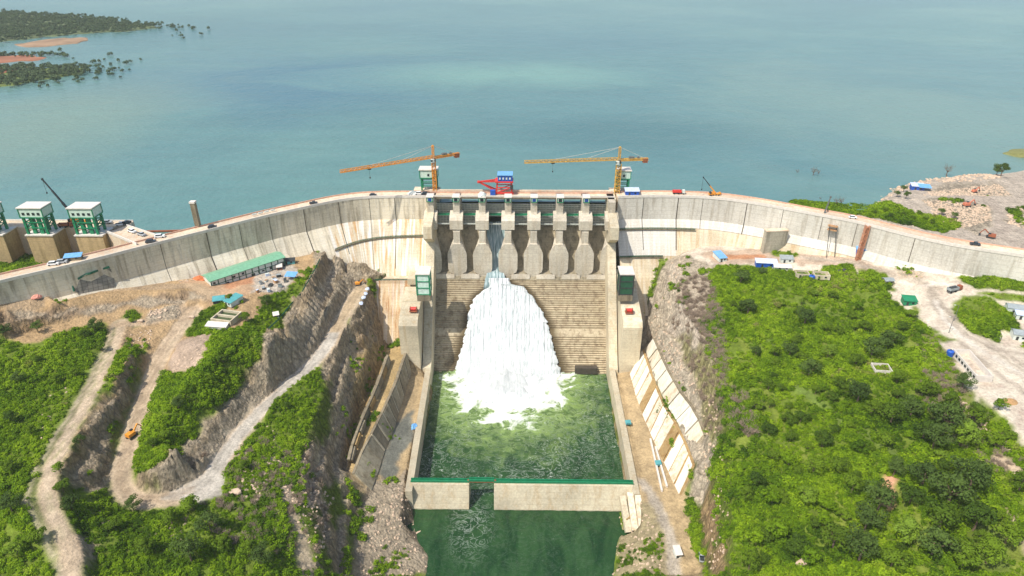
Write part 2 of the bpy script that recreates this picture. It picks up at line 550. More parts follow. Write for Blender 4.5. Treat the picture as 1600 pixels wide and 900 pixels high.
# graded roads: the ground is levelled across a centre line of known heights
def grade(line, half, fade):
    P = densify([at(*p) for p in line], 3.0)
    for _ in range(4): P = [P[0]] + [(P[i - 1] + P[i] * 2 + P[i + 1]) / 4 for i in range(1, len(P) - 1)] + [P[-1]]
    D = np.full(XX.shape, 1e9); Zc = np.zeros(XX.shape)
    for a, b in zip(P[:-1], P[1:]):
        dx, dy = b.x - a.x, b.y - a.y
        t = np.clip(((XX - a.x) * dx + (YY - a.y) * dy) / (dx * dx + dy * dy + 1e-9), 0, 1)
        d = np.hypot(XX - a.x - t * dx, YY - a.y - t * dy)
        m = d < D
        D[m] = d[m]; Zc[m] = (a.z + (b.z - a.z) * t)[m]
    wgt = np.clip((half + fade - D) / fade, 0, 1); wgt = wgt * wgt * (3 - 2 * wgt)
    H[:] = H * (1 - wgt) + Zc * wgt
    return D
HAUL = grade([(303,485,75),(257,545,69.2),(228,612,61.5),(203,688,57),(187,738,53),(190,768,51),(215,784,50),(262,782,50),(302,772,50),(332,742,50),(358,700,50.3),(400,648,51),(448,604,51.7),(488,570,52.3),(510,542,53),(530,504,54),(546,476,55.5),(564,449,56)], 4.2, 2.6)
TRACK = grade([(188,503,77),(175,545,75.5),(156,583,74),(128,638,72),(100,688,70),(78,733,67.5),(72,775,66),(88,820,62),(112,862,59),(110,905,57.5)], 3.2, 3.0)

def height(x, y):
    x, y = np.atleast_1d(x).astype(float), np.atleast_1d(y).astype(float)
    i = np.clip(np.searchsorted(GX, x) - 1, 0, NX - 2); j = np.clip(np.searchsorted(GY, y) - 1, 0, NY - 2)
    fx = np.clip((x - GX[i]) / (GX[i + 1] - GX[i]), 0, 1); fy = np.clip((y - GY[j]) / (GY[j + 1] - GY[j]), 0, 1)
    return (H[j, i] * (1 - fx) + H[j, i + 1] * fx) * (1 - fy) + (H[j + 1, i] * (1 - fx) + H[j + 1, i + 1] * fx) * fy
def hz(x, y): return float(height(x, y)[0])
_T = np.arange(180, 900, 0.8)
def ground(px, py):
    """where the line of sight meets the ground"""
    d = ray(px, py)
    x, y, z = d.x * _T, d.y * _T, CAM_H + d.z * _T
    below = np.nonzero(z < height(x, y))[0]
    k = below[0] if len(below) else len(_T) - 1
    return Vector((x[k], y[k], hz(x[k], y[k])))
# relief: gullies and broken rock on steep ground, hummocks elsewhere
gyy, gxx = np.gradient(H, GY, GX)
SLOPE = blur(np.hypot(gxx, gyy), 2)
SLOPE1 = np.hypot(gxx, gyy)
steep = np.clip((SLOPE - 0.55) / 0.5, 0, 1)
ridge = 1 - np.abs(fbm(XX, YY, 6.5, 4, 2)) * 4
ridge2 = 1 - np.abs(fbm(XX + YY * 0.4, YY * 0.55, 4, 3, 5)) * 4

# ------------------------------------------------------------------ cover: colour and plants, painted on the plan of the ground
RGB = np.zeros((NY, NX, 3)); VEG = np.zeros((NY, NX)); BENCH = np.zeros((NY, NX)); ROCK = np.zeros((NY, NX)); KIND = np.zeros((NY, NX), dtype=int)
C_DIRT, C_TAN, C_ROCK, C_ROCKL, C_GRASS = (0.30, 0.21, 0.13), (0.42, 0.285, 0.15), (0.37, 0.285, 0.18), (0.54, 0.455, 0.335), (0.13, 0.18, 0.02)
C_ROAD, C_GREY, C_CLAY, C_YARD, C_PINK = (0.46, 0.355, 0.24), (0.46, 0.415, 0.345), (0.42, 0.21, 0.11), (0.58, 0.50, 0.39), (0.44, 0.33, 0.24)
RGB[:] = C_GRASS; VEG[:] = 0.8
WX = XX + fbm(XX, YY, 7, 3, 11) * 7; WY = YY + fbm(XX, YY, 7, 3, 12) * 7
def inside(poly, X, Y):
    m = np.zeros(X.shape, bool)
    n = len(poly)
    for i in range(n):
        x0, y0 = poly[i][0], poly[i][1]; x1, y1 = poly[(i + 1) % n][0], poly[(i + 1) % n][1]
        if y0 == y1: continue
        m ^= ((y0 > Y) != (y1 > Y)) & (X < (x1 - x0) * (Y - y0) / (y1 - y0) + x0)
    return m
def paint(px_poly, rgb, veg=0.0, rock=0.0, kind=None, ragged=True, soft=1, z=None):
    poly = [(ground(*p) if z is None else at(p[0], p[1], z)) for p in px_poly]
    m = inside(poly, WX if ragged else XX, WY if ragged else YY).astype(float)
    m = blur(m, soft)
    if kind == 1: m = m * np.clip((0.75 - SLOPE1) / 0.2, 0, 1)
    if rgb is not None: RGB[:] = RGB * (1 - m[..., None]) + np.array(rgb) * m[..., None]
    VEG[:] = VEG * (1 - m) + veg * m
    ROCK[:] = ROCK * (1 - m) + rock * m
    if kind is not None: KIND[m > 0.5] = kind
    elif veg > 0.3: KIND[m > 0.5] = 0
def stroke(px_line, width, rgb, veg=0.0, kind=None, ragged=0.5, soft=1, bench=False):
    P = [ground(*p) for p in px_line]
    D = np.full(XX.shape, 1e9)
    X = XX + (WX - XX) * ragged; Y = YY + (WY - YY) * ragged
    for a, b in zip(P[:-1], P[1:]):
        dx, dy = b.x - a.x, b.y - a.y
        t = np.clip(((X - a.x) * dx + (Y - a.y) * dy) / (dx * dx + dy * dy + 1e-9), 0, 1)
        D = np.minimum(D, np.hypot(X - a.x - t * dx, Y - a.y - t * dy))
    m = blur((D < width / 2).astype(float), soft)
    if kind == 1: m = m * np.clip((0.75 - SLOPE1) / 0.2, 0, 1)
    if bench: BENCH[:] = np.maximum(BENCH, m)
    RGB[:] = RGB * (1 - m[..., None]) + np.array(rgb) * m[..., None]
    VEG[:] = VEG * (1 - m) + veg * m
    if kind is not None: KIND[m > 0.5] = kind

# bare worked ground on the left terrace
paint([(-80,450),(0,455),(100,440),(220,435),(320,420),(450,395),(520,385),(505,400),(480,430),(440,465),(400,490),(370,520),(330,515),(300,540),(290,600),(262,585),(240,570),(215,600),(230,545),(190,540),(165,560),(165,500),(120,512),(60,535),(0,525),(-80,560)], C_TAN, 0.03, 0.25)
paint([(0,488),(100,478),(230,462),(330,455),(330,470),(200,478),(90,500),(0,520)], C_DIRT, 0.02, 0.6)
paint([(285,440),(320,430),(450,428),(455,440),(400,452),(380,470),(330,475),(300,455)], (0.46,0.30,0.18), 0.0)
paint([(340,440),(395,428),(430,420),(425,430),(360,452)], C_CLAY)
paint([(395,430),(460,415),(472,430),(440,460),(395,460)], (0.52,0.45,0.36), 0.0, 0.4)
paint([(190,492),(225,485),(228,505),(200,512)], C_GRASS, 1.0); paint([(235,485),(285,478),(275,500),(235,505)], C_ROCKL, 0.05, 0.9)
paint([(275,510),(300,490),(345,475),(352,482),(325,520),(285,526)], C_GRASS, 0.9)
paint([(262,575),(275,540),(320,520),(340,530),(315,575),(280,580)], C_PINK, 0.02, 0.4)
paint([(340,525),(380,515),(412,470),(440,455),(480,430),(470,470),(440,505),(400,560),(385,590),(330,640),(255,725),(215,740),(222,690),(250,620),(262,580),(315,575)], C_GRASS, 0.95)
# cuts in the rock
paint([(500,392),(548,398),(600,434),(560,452),(520,520),(478,565),(430,602),(385,642),(342,700),(305,740),(270,770),(215,768),(212,748),(258,722),(300,686),(350,632),(388,588),(408,548),(440,506),(478,448),(490,430)], C_ROCK, 0.03, 1.0)
paint([(222,552),(200,600),(175,690),(165,772),(118,770),(108,730),(125,680),(155,635),(190,575)], C_ROCK, 0.05, 1.0)
paint([(192,570),(205,560),(160,640),(128,700),(112,740),(100,730),(120,680),(160,620)], C_TAN, 0.35, 0.5)
paint([(578,446),(606,515),(612,560),(585,620),(556,700),(545,750),(560,800),(600,900),(470,900),(470,840),(440,780),(430,720),(480,690),(500,640),(505,600),(500,575),(540,505),(560,470)], C_ROCK, 0.08, 1.0)
paint([(548,530),(590,528),(580,560),(560,600),(540,590)], C_TAN, 0.1, 0.6)
paint([(360,690),(440,690),(500,720),(540,800),(480,840),(420,760),(360,740),(345,705)], C_PINK, 0.45, 0.6)
paint([(330,790),(360,770),(450,780),(500,840),(520,900),(330,900)], C_GRASS, 0.75, 0.1)
paint([(375,690),(400,660),(440,640),(480,600),(505,580),(510,620),(495,670),(470,720),(420,710)], C_GRASS, 0.9)
paint([(360,720),(400,715),(440,740),(430,790),(370,775)], C_GRASS, 0.45, 0.3)
for L_, w_ in (([(548,532),(543,575),(530,620),(516,668)], 5), ([(585,528),(574,560),(555,612),(538,655),(522,695)], 4), ([(500,690),(498,760),(520,820)], 4), ([(450,760),(470,830),(480,900)], 5), ([(535,740),(540,800),(550,880)], 4)):
    stroke(L_, w_, (0.44, 0.35, 0.23), 0.12)
for P__ in ([(500,600),(520,600),(510,680),(480,720)], [(560,640),(580,600),(575,660),(555,690)], [(500,760),(530,750),(545,800),(515,830)], [(540,830),(575,820),(580,870),(550,890)], [(470,790),(500,790),(500,850),(475,840)]):
    paint(P__, C_GRASS, 0.6, 0.3)
for L_ in ([(529,405),(515,442),(487,493),(461,535),(437,576),(402,616),(352,672)], [(548,417),(535,453),(505,509),(475,554),(445,597),(410,633)]):
    stroke(L_, 4.6, (0.54, 0.44, 0.31), 0.0, ragged=.15, bench=True)
# left basin platform, gravelly river side
paint([(600,500),(648,520),(684,580),(655,745),(640,760),(560,775),(540,740),(590,640),(612,580)], (0.42,0.31,0.17), 0.06, 0.2)
paint([(620,660),(650,640),(648,700),(625,720),(605,760),(590,740)], (0.16,0.16,0.13), 0.05, 0.1)
paint([(575,760),(650,750),(660,860),(680,870),(672,900),(560,900),(545,820)], (0.30,0.23,0.15), 0.12, 0.7)
paint([(1084,735),(1062,700),(1060,640),(1030,600),(1000,560),(1020,520),(1066,610),(1108,650),(1118,700),(1112,750),(1095,790),(1075,775)], C_ROCKL, 0.015, 0.8)
paint([(560,555),(612,530),(640,552),(600,640),(565,720),(540,745),(545,690)], (0.42,0.30,0.14), 0.10, 0.2)
# haul road and tracks
stroke([(556,436),(540,462),(524,495),(505,525),(476,562),(436,598),(388,638),(342,700),(305,738),(270,758)], 9, (0.40, 0.33, 0.23), 0, ragged=.1)
def pave(D, half, rgb, ragged=.6):
    m = blur((D + (fbm(XX, YY, 5, 3, 71) * 2.2) * ragged < half).astype(float), 1)
    RGB[:] = RGB * (1 - m[..., None]) + np.array(rgb) * m[..., None]
    VEG[:] = VEG * (1 - m); ROCK[:] = ROCK * (1 - m); KIND[m > .5] = 1
HX = HAUL < 4.4
pave(HAUL, 4.6, C_ROAD)
low = (XX > at(300, 770, 50).x - 2)
pave(np.where(low, HAUL, 99), 3.6, C_GREY, .8)
pave(np.where(YY > at(520, 520, 53).y, HAUL, 99), 3.8, (0.46, 0.35, 0.22), .8)
paint([(330,730),(352,735),(350,775),(300,785),(240,785),(290,765)], C_GREY, 0, 0, 1)
stroke([(290,480),(330,462),(300,446),(220,449),(140,456),(60,472),(-40,500)], 8.5, (0.43,0.31,0.19), 0, 1)
pave(TRACK, 3.6, C_ROAD)
for D_ in (HAUL, TRACK):          # wheel ruts
    rut = np.exp(-((D_ - 1.7 + fbm(XX, YY, 12, 2, 72) * 1.2) / .55) ** 2)[..., None]; RGB[:] = RGB * (1 - .22 * rut)
RGB[:] = RGB * (1 - .8 * (blur(((TRACK < .6) & (fbm(XX, YY, 9, 2, 73) > -.02)).astype(float), 1))[..., None]) + np.array((.16, .19, .05)) * .8 * blur(((TRACK < .6) & (fbm(XX, YY, 9, 2, 73) > -.02)).astype(float), 1)[..., None]
stroke([(180,505),(150,575),(110,650),(60,728),(44,780),(60,820),(85,870),(92,905)], 1.6, (0.45,0.36,0.26), 0.0)
stroke([(183,505),(154,575),(114,648),(66,726),(50,775),(66,815),(90,860)], 1.2, (0.10,0.12,0.03), 0.6)
for dx_ in (-3.2, 3.2):
    stroke([(300+dx_,482),(255+dx_,545),(227+dx_,612),(202+dx_,690),(187+dx_,738),(190+dx_,765),(215,780+dx_),(262,779+dx_),(300,766+dx_)], .9, (0.34, 0.25, 0.165), 0, ragged=.2)
    stroke([(178+dx_,540),(158+dx_,580),(130+dx_,635),(100+dx_,690),(78+dx_,735),(72+dx_,775),(90+dx_,820),(112+dx_,860),(112+dx_,905)], .9, (0.54, 0.43, 0.30), 0, ragged=.2)
stroke([(185,508),(240,502),(300,482)], 6, (0.42,0.31,0.2), 0, 1)
paint([(100,840),(140,842),(148,870),(120,895),(95,890)], C_ROAD, 0, 0.2)
# ---- right side
paint([(985,575),(1005,560),(1020,590),(1060,690),(1080,740),(1068,770),(1090,850),(1100,900),(1050,900),(1000,800),(975,800),(958,585)], (0.42,0.31,0.17), 0.012, 0.1)
paint([(985,790),(1030,790),(1055,860),(1060,900),(960,900),(970,830)], (0.34,0.28,0.16), 0.35, 0.4)
stroke([(1000,752),(1028,790),(1048,840),(1062,905)], 5, (0.42,0.36,0.28), 0.0, 1)
paint([(1000,500),(1050,405),(1080,385),(1130,405),(1105,440),(1065,470),(1050,500),(1080,565),(1110,640),(1116,700),(1108,760),(1100,780),(1110,720),(1100,650),(1060,610),(1020,540),(1005,560),(995,560)], C_ROCKL, 0.34, 1.0)
paint([(1060,450),(1105,425),(1110,500),(1118,560),(1132,650),(1128,700),(1115,690),(1090,600),(1060,530),(1045,490)], (0.30,0.27,0.12), 0.62, 0.6)
paint([(1048,405),(1085,384),(1130,398),(1116,425),(1110,470),(1092,500),(1098,550),(1060,520),(1030,520),(1040,450)], (0.56, 0.47, 0.36), 0.03, 0.8)
paint([(1052,470),(1075,450),(1080,500),(1060,520)], None, 0.5, 0.5)
paint([(1100,770),(1118,750),(1128,900),(1112,900)], C_TAN, 0.2, 0.8)
paint([(1060,440),(1065,465),(1040,530),(1015,560),(1022,500)], C_ROCKL, 0.18, 1.0)
paint([(1060,400),(1140,368),(1190,376),(1260,385),(1350,395),(1440,414),(1540,430),(1700,450),(1700,760),(1600,690),(1555,640),(1500,605),(1530,625),(1490,575),(1445,525),(1470,522),(1440,500),(1400,470),(1385,455),(1330,440),(1300,420),(1240,425),(1170,412),(1110,415)], C_YARD, 0.0, 0.1, 1)
paint([(1090,395),(1200,385),(1330,400),(1420,430),(1330,420),(1200,410),(1120,415)], (0.44,0.33,0.24), 0.0, 0.1)
stroke([(1190,402),(1120,402)], 6, C_CLAY, 0)
for L_, w_ in (([(1640,600),(1560,545),(1500,505),(1465,470),(1450,445),(1400,425),(1330,412),(1250,402)], 3.2), ([(1640,560),(1560,548),(1500,520),(1468,490),(1450,455),(1500,440),(1640,452)], 3.0), ([(1640,640),(1560,585),(1500,535)], 3.0), ([(1250,408),(1340,408),(1420,440),(1470,452)], 1.2), ([(1470,480),(1500,515),(1600,580)], 1.0)):
    stroke(L_, w_, (0.40, 0.335, 0.26) if w_ > 2 else (0.34, 0.28, 0.21), 0, ragged=.3)
for L_ in ([(1462,470),(1475,500),(1520,540),(1640,610)], [(1440,446),(1500,446),(1640,456)]): stroke(L_, 2.2, (0.60, 0.54, 0.45), 0, ragged=.3)
paint([(1395,415),(1420,408),(1445,415),(1442,435),(1410,435)], C_ROCKL, 0.6, 0.6)
paint([(1205,390),(1240,388),(1245,402),(1212,402)], C_GRASS, 0.8)
paint([(1285,418),(1335,415),(1345,440),(1305,448)], C_GRASS, 0.9); paint([(1340,420),(1380,424),(1402,455),(1360,460),(1340,440)], C_GRASS, 0.8)
paint([(1497,432),(1530,428),(1700,452),(1700,462),(1530,452)], C_GRASS, 0.95)
paint([(1524,458),(1700,464),(1700,476),(1560,470)], C_GRASS, 0.8)
paint([(1440,408),(1600,436),(1700,450),(1700,456),(1500,428),(1440,416)], C_GRASS, 0.6)
paint([(1490,475),(1505,460),(1545,465),(1590,490),(1602,540),(1560,535),(1520,522),(1492,500)], C_GRASS, 0.85)
paint([(1520,522),(1560,528),(1700,545),(1700,560),(1600,545)], C_GRASS, 0.7)
paint([(1455,522),(1475,525),(1490,535),(1470,538)], C_GRASS, 0.5)
paint([(1462,524),(1490,570),(1525,620),(1495,645),(1530,660),(1600,715),(1600,740),(1520,690),(1430,640),(1440,560),(1420,520)], (0.16,0.17,0.05), 0.7, 0.2)
stroke([(1560,720),(1600,745)], 6, C_ROAD, 0); stroke([(1575,800),(1600,860)], 3, C_ROAD, 0.05)
for L_, w_ in (([(1150,520),(1190,600),(1230,680),(1300,760),(1330,850)], 3.0), ([(1300,480),(1290,540),(1330,600),(1400,640)], 3.5), ([(1120,560),(1150,620),(1160,700)], 4.0), ([(1430,480),(1420,560),(1470,600)], 3.0), ([(1400,760),(1430,800),(1450,900)], 3.0), ([(1520,760),(1560,800),(1600,900)], 6.0)):
    stroke(L_, w_, (0.17, 0.21, 0.03), 0.42)
stroke([(1392,735),(1390,762),(1388,790)], 4.0, (0.50,0.27,0.16), 0)
stroke([(1195,500),(1215,560),(1250,610),(1320,660),(1390,705),(1395,735)], 4.0, (0.12,0.17,0.03), 0.3)
stroke([(1250,470),(1320,500),(1345,540)], 7.0, (0.13,0.18,0.025), 0.3); stroke([(1500,760),(1540,830),(1560,880)], 9, (0.14,0.19,0.03), 0.3)
paint([(1560,520),(1604,520),(1604,545),(1565,540)], C_YARD, 0)
# upstream quarry
paint([(1330,350),(1345,334),(1385,300),(1440,280),(1700,240),(1700,440),(1500,385)], (0.50,0.42,0.33), 0.0, 0.5, ragged=True)
paint([(1450,300),(1480,288),(1560,288),(1580,305),(1530,306)], (0.40,0.34,0.27), 0.05, 1.0)
paint([(1440,312),(1480,308),(1545,322),(1550,345),(1530,365),(1490,350),(1460,330)], (0.38,0.33,0.26), 0.05, 1.0)
paint([(1348,336),(1370,322),(1420,330),(1480,340),(1500,352),(1480,364),(1430,355)], C_GRASS, 1.0)
paint([(1576,330),(1600,322),(1600,358),(1575,350)], C_ROCKL, 0.3, 1.0)
stroke([(1450,300),(1540,310),(1570,340),(1560,370),(1600,385)], 9, (0.46,0.38,0.30), 0, 1)
for x, y in ((1508,322),(1520,301)): stroke([(x,y),(x+12,y)], 3, C_CLAY)
# steep cut rock breaks back in ledges, gullies and blocks
roadw = np.clip(blur((KIND == 1).astype(float), 10) * 3, 0, 1)
cutm = blur(steep * (ROCK > 0.3) * np.clip((H - 8) / 10, 0.0, 1), 1) * (1 - roadw) * (1 - np.clip(blur(BENCH, 3) * 1.3, 0, .92))
q_ = 8.5; hn = H + fbm(XX, YY, 26, 3, 50) * 8
fr_ = hn / q_ - np.floor(hn / q_)
H = H + cutm * ((np.clip((fr_ - 0.3) / 0.4, 0, 1) - fr_) * q_ * 0.9)
ribs = 1 - np.abs(fbm(XX * 0.32, YY, 7.0, 3, 61)) * 4
H = H + cutm * (ribs - 0.5) * 1.7
H = H + cutm * ((ridge - 0.5) * 1.3 + (ridge2 - 0.5) * 1.5)
H = H + (1 - steep) * ((1 - roadw) * VEG * (fbm(XX, YY, 16, 4, 4) * 4.0) + ROCK * fbm(XX, YY, 4, 3, 6) * 1.8 + fbm(XX, YY, 3, 2, 7) * 0.25) * (KIND != 1)
gyy, gxx = np.gradient(H, GY, GX); SL2 = np.hypot(gxx, gyy)
dust = blur(np.clip((1.0 - SL2) / 0.4, 0, 1) * (ROCK > 0.5), 1)[..., None]      # dust and scree lie on the ledges
RGB = RGB * (1 - 0.75 * dust) + np.array((0.46, 0.38, 0.27)) * 0.75 * dust
# ------------------------------------------------------------------ ground material and meshes
gm = NT('ground_cover')
cov = gm.n('ShaderNodeAttribute', attribute_name='Cover').outputs['Color']
mk = gm.n('ShaderNodeSeparateXYZ'); gm.l(gm.n('ShaderNodeAttribute', attribute_name='Marks').outputs['Vector'], mk.inputs[0])
rockm, vegm = mk.outputs[0], mk.outputs[1]
P = gm.pos()
n1 = gm.noise(P, 0.12, 6, 0.7); n2 = gm.noise(P, 0.8, 5, 0.75); n3 = gm.noise(gm.pos((1, 1, 0.5)), 0.42, 7, 0.78, 0.3)
c = gm.mix(0.55, cov, gm.ramp(n1, [(0.3, 0.18), (0.7, 0.85)]), 'OVERLAY')
c = gm.mix(0.45, c, gm.ramp(n2, [(0.3, 0.2), (0.7, 0.85)]), 'OVERLAY')
rc = gm.ramp(n3, [(0.30, (0.07, 0.058, 0.045, 1)), (0.46, (0.19, 0.155, 0.115, 1)), (0.58, (0.34, 0.28, 0.20, 1)), (0.72, (0.50, 0.44, 0.35, 1))])
rl = gm.ramp(n3, [(0.32, 0.30), (0.44, 0.62), (0.55, 1.0), (0.68, 1.8)])
crack = gm.n('ShaderNodeTexVoronoi', feature='DISTANCE_TO_EDGE'); crack.inputs['Scale'].default_value = 0.28; gm.l(gm.mix(0.25, gm.pos((1, 1, 0.6)), gm.n('ShaderNodeTexNoise').outputs[1]), crack.inputs['Vector'])
rl = gm.mix(gm.ramp(crack.outputs['Distance'], [(0.0, 0.55), (0.10, 0.0)]), rl, (0.25, 0.25, 0.25, 1))
sn = gm.n('ShaderNodeVectorMath', operation='MULTIPLY'); gm.l(cov, sn.inputs[0]); gm.l(rl, sn.inputs[1])
c = gm.mix(gm.math('MULTIPLY', rockm, 0.85), c, sn.outputs[0])
vo = gm.n('ShaderNodeTexVoronoi'); vo.inputs['Scale'].default_value = 0.7; gm.l(gm.pos((1, 1, 0.5)), vo.inputs['Vector'])
gm.color(c); gm.rough(0.95)
gm.b.inputs['Specular IOR Level'].default_value = 0.15
hh = gm.math('ADD', gm.math('MULTIPLY', n2, 0.5), gm.math('MULTIPLY', gm.math('ADD', gm.math('MULTIPLY', n3, 1.6), vo.outputs['Distance']), gm.math('ADD', rockm, 0.12)))
gm.bump(hh, 0.8, 1.4)
GROUND = gm.m

VEG = np.where((SLOPE > 1.1) & (ROCK > 0.2), VEG * 0.25, VEG)
slope_dark = np.clip((SLOPE - 0.7) / 0.6, 0, 1) * (VEG > 0.4)
ROCKV = np.clip(ROCK + np.clip((SLOPE - 1.0) / 0.5, 0, 1) * 0.7, 0, 1)
def grid_object(name, mask):
    """the faces of the height grid picked by mask, as one mesh"""
    jj, ii = np.nonzero(mask)
    if len(jj) == 0: return None
    v0 = jj * NX + ii
    quads = np.stack([v0, v0 + 1, v0 + 1 + NX, v0 + NX], 1)
    used, inv = np.unique(quads, return_inverse=True)
    inv = inv.reshape(quads.shape)
    me = bpy.data.meshes.new(name)
    co = np.stack([XX.ravel()[used], YY.ravel()[used], H.ravel()[used]], 1).astype(np.float32)
    me.vertices.add(len(used)); me.vertices.foreach_set('co', co.ravel())
    me.loops.add(quads.size); me.loops.foreach_set('vertex_index', inv.ravel().astype(np.int32))
    me.polygons.add(len(quads)); me.polygons.foreach_set('loop_start', np.arange(0, quads.size, 4, dtype=np.int32))
    me.update(calc_edges=True)
    me.polygons.foreach_set('use_smooth', np.ones(len(quads), dtype=bool))
    a = me.attributes.new('Cover', 'FLOAT_COLOR', 'POINT')
    a.data.foreach_set('color', np.concatenate([RGB.reshape(-1, 3)[used], np.ones((len(used), 1))], 1).astype(np.float32).ravel())
    b = me.attributes.new('Marks', 'FLOAT_VECTOR', 'POINT')
    b.data.foreach_set('vector', np.stack([ROCKV.ravel()[used], VEG.ravel()[used], np.zeros(len(used))], 1).astype(np.float32).ravel())
    me.materials.append(GROUND)
    me.update()
    o = bpy.data.objects.new(name, me)
    COL.objects.link(o)
    return tag(o, kind='structure')
fk = KIND[:-1, :-1]
cliff = (ROCK[:-1, :-1] > 0.5) & (SLOPE[:-1, :-1] > 0.8) & (fk == 0)
grid_object('dirt_road', fk == 1)
grid_object('rock_cliff', cliff)
grid_object('terrain', (fk != 1) & ~cliff)

# ------------------------------------------------------------------ water
def water_mat(name, col, rough, bumps, spec=0.5):
    m = NT(name)
    m.rough(rough)
    m.b.inputs['IOR'].default_value = 1.33
    m.b.inputs['Specular IOR Level'].default_value = spec
    h = None
    for sc, amt in bumps:
        x = m.math('MULTIPLY', m.noise(m.pos(), sc, 3, 0.6), amt)
        h = x if h is None else m.math('ADD', h, x)
    m.bump(h, 0.6, 1.0)
    return m
rm = water_mat('reservoir_water', None, 0.22, [(0.25, 1.0), (0.05, 2.0)])
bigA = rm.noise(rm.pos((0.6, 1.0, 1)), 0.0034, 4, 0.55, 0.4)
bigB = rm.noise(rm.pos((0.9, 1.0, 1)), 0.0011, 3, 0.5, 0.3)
c = rm.ramp(bigA, [(0.36, (0.085, 0.185, 0.17, 1)), (0.50, (0.105, 0.22, 0.195, 1)), (0.64, (0.135, 0.25, 0.21, 1))])  # broad tone patches in the base colour imitate reflected clouds
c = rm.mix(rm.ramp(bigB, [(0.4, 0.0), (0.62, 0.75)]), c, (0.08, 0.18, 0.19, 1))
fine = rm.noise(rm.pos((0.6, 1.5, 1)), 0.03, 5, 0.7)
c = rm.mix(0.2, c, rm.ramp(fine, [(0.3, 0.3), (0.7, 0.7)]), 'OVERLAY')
# cloud reflections painted into the water colour as paler and darker patches
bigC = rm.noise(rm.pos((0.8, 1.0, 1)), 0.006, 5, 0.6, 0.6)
def painted_reflection(cx, cy, ex, ey, col, amt):
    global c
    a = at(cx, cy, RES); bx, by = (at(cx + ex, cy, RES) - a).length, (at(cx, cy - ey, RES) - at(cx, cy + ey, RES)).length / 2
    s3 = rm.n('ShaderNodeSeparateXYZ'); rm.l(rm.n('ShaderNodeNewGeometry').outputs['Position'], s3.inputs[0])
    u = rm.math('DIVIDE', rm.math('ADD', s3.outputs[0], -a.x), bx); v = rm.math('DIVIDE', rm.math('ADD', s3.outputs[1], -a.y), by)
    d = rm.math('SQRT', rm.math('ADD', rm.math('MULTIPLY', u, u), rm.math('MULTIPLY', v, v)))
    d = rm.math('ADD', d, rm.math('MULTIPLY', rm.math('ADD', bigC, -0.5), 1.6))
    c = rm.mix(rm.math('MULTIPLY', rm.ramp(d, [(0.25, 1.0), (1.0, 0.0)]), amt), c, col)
painted_reflection(430, 120, 330, 60, (0.05, 0.14, 0.185, 1), 0.75)
painted_reflection(800, 118, 330, 26, (0.16, 0.31, 0.25, 1), 0.8)
painted_reflection(60, 200, 260, 90, (0.165, 0.245, 0.18, 1), 0.75)
painted_reflection(1420, 180, 420, 110, (0.17, 0.265, 0.215, 1), 0.7)
painted_reflection(1000, 210, 260, 35, (0.055, 0.14, 0.14, 1), 0.6)
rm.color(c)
bank = [LP[i] + LN[i] * (CREST_W - 1) for i in range(len(LP)) if LP[i].x > at(238, 376, 103).x]
bank += [Vector((-40, 438, 0)), Vector((40, 438, 0))]
bank += [RP[i] + RN[i] * CREST_W for i in range(len(RP))]
_c = at(209, 346, 103)
poly = [Vector((-9000, _c.y - 2, 0)), Vector((_c.x - 2, _c.y - 2, 0)), at(205, 357, 103)] + bank + [Vector((9000, 480, 0)), Vector((9000, 14000, 0)), Vector((-9000, 14000, 0))]
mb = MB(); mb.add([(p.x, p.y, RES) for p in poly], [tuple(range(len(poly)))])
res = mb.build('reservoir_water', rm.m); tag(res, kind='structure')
bmx = bmesh.new(); bmx.from_mesh(res.data); bmesh.ops.triangulate(bmx, faces=bmx.faces[:]); 
for f in bmx.faces:
    if f.normal.z < 0: f.normal_flip()
bmx.to_mesh(res.data); bmx.free()

# tailwater: a fine grid with waves, rougher near the plunge, foam streaks of real froth on top
tw = water_mat('river_water', None, 0.12, [(0.5, 0.7), (1.6, 0.35)])
PX, PYF = -8.0, 372.0        # where the flood lands
gpos = tw.n('ShaderNodeNewGeometry').outputs['Position']
sp = tw.n('ShaderNodeSeparateXYZ'); tw.l(gpos, sp.inputs[0])
dx = tw.math('DIVIDE', tw.math('ADD', sp.outputs[0], -PX), 58.0)
dy = tw.math('DIVIDE', tw.math('ADD', sp.outputs[1], -PYF), 70.0)
dist = tw.math('SQRT', tw.math('ADD', tw.math('MULTIPLY', dx, dx), tw.math('MULTIPLY', dy, dy)))
wn = tw.noise(tw.pos(), 0.06, 5, 0.6, 1.2)
dn = tw.math('ADD', dist, tw.math('MULTIPLY', tw.math('ADD', wn, -0.5), 1.1))
inbasin = tw.math('GREATER_THAN', sp.outputs[1], 263.0)
prox = tw.math('MULTIPLY', tw.ramp(dn, [(0.45, 1.0), (0.8, 0.0)]), inbasin)
midr = tw.math('MULTIPLY', tw.ramp(tw.math('MULTIPLY', dn, 0.5), [(0.35, 1.0), (0.62, 0.0)]), inbasin)
f1 = tw.noise(tw.pos((1, 1.3, 1)), 0.13, 5, 0.62, 2.0)
f2 = tw.noise(tw.pos((1.0, 1.3, 1)), 0.45, 4, 0.65, 1.2)
fa = tw.math('ABSOLUTE', tw.math('ADD', f1, -0.5))
streak = tw.ramp(fa, [(0.0, 1.0), (0.035, 0.0)])
flecks = tw.ramp(f2, [(0.63, 0.0), (0.70, 1.0)])
lowf = tw.noise(tw.pos(), 0.028, 3, 0.5)
foam = tw.math('MULTIPLY', tw.math('MULTIPLY', tw.math('ADD', tw.math('MULTIPLY', streak, 0.35), flecks), tw.ramp(lowf, [(0.35, 0.25), (0.65, 1.0)])), tw.math('ADD', tw.math('MULTIPLY', inbasin, 0.75), 0.12), clamp=True)
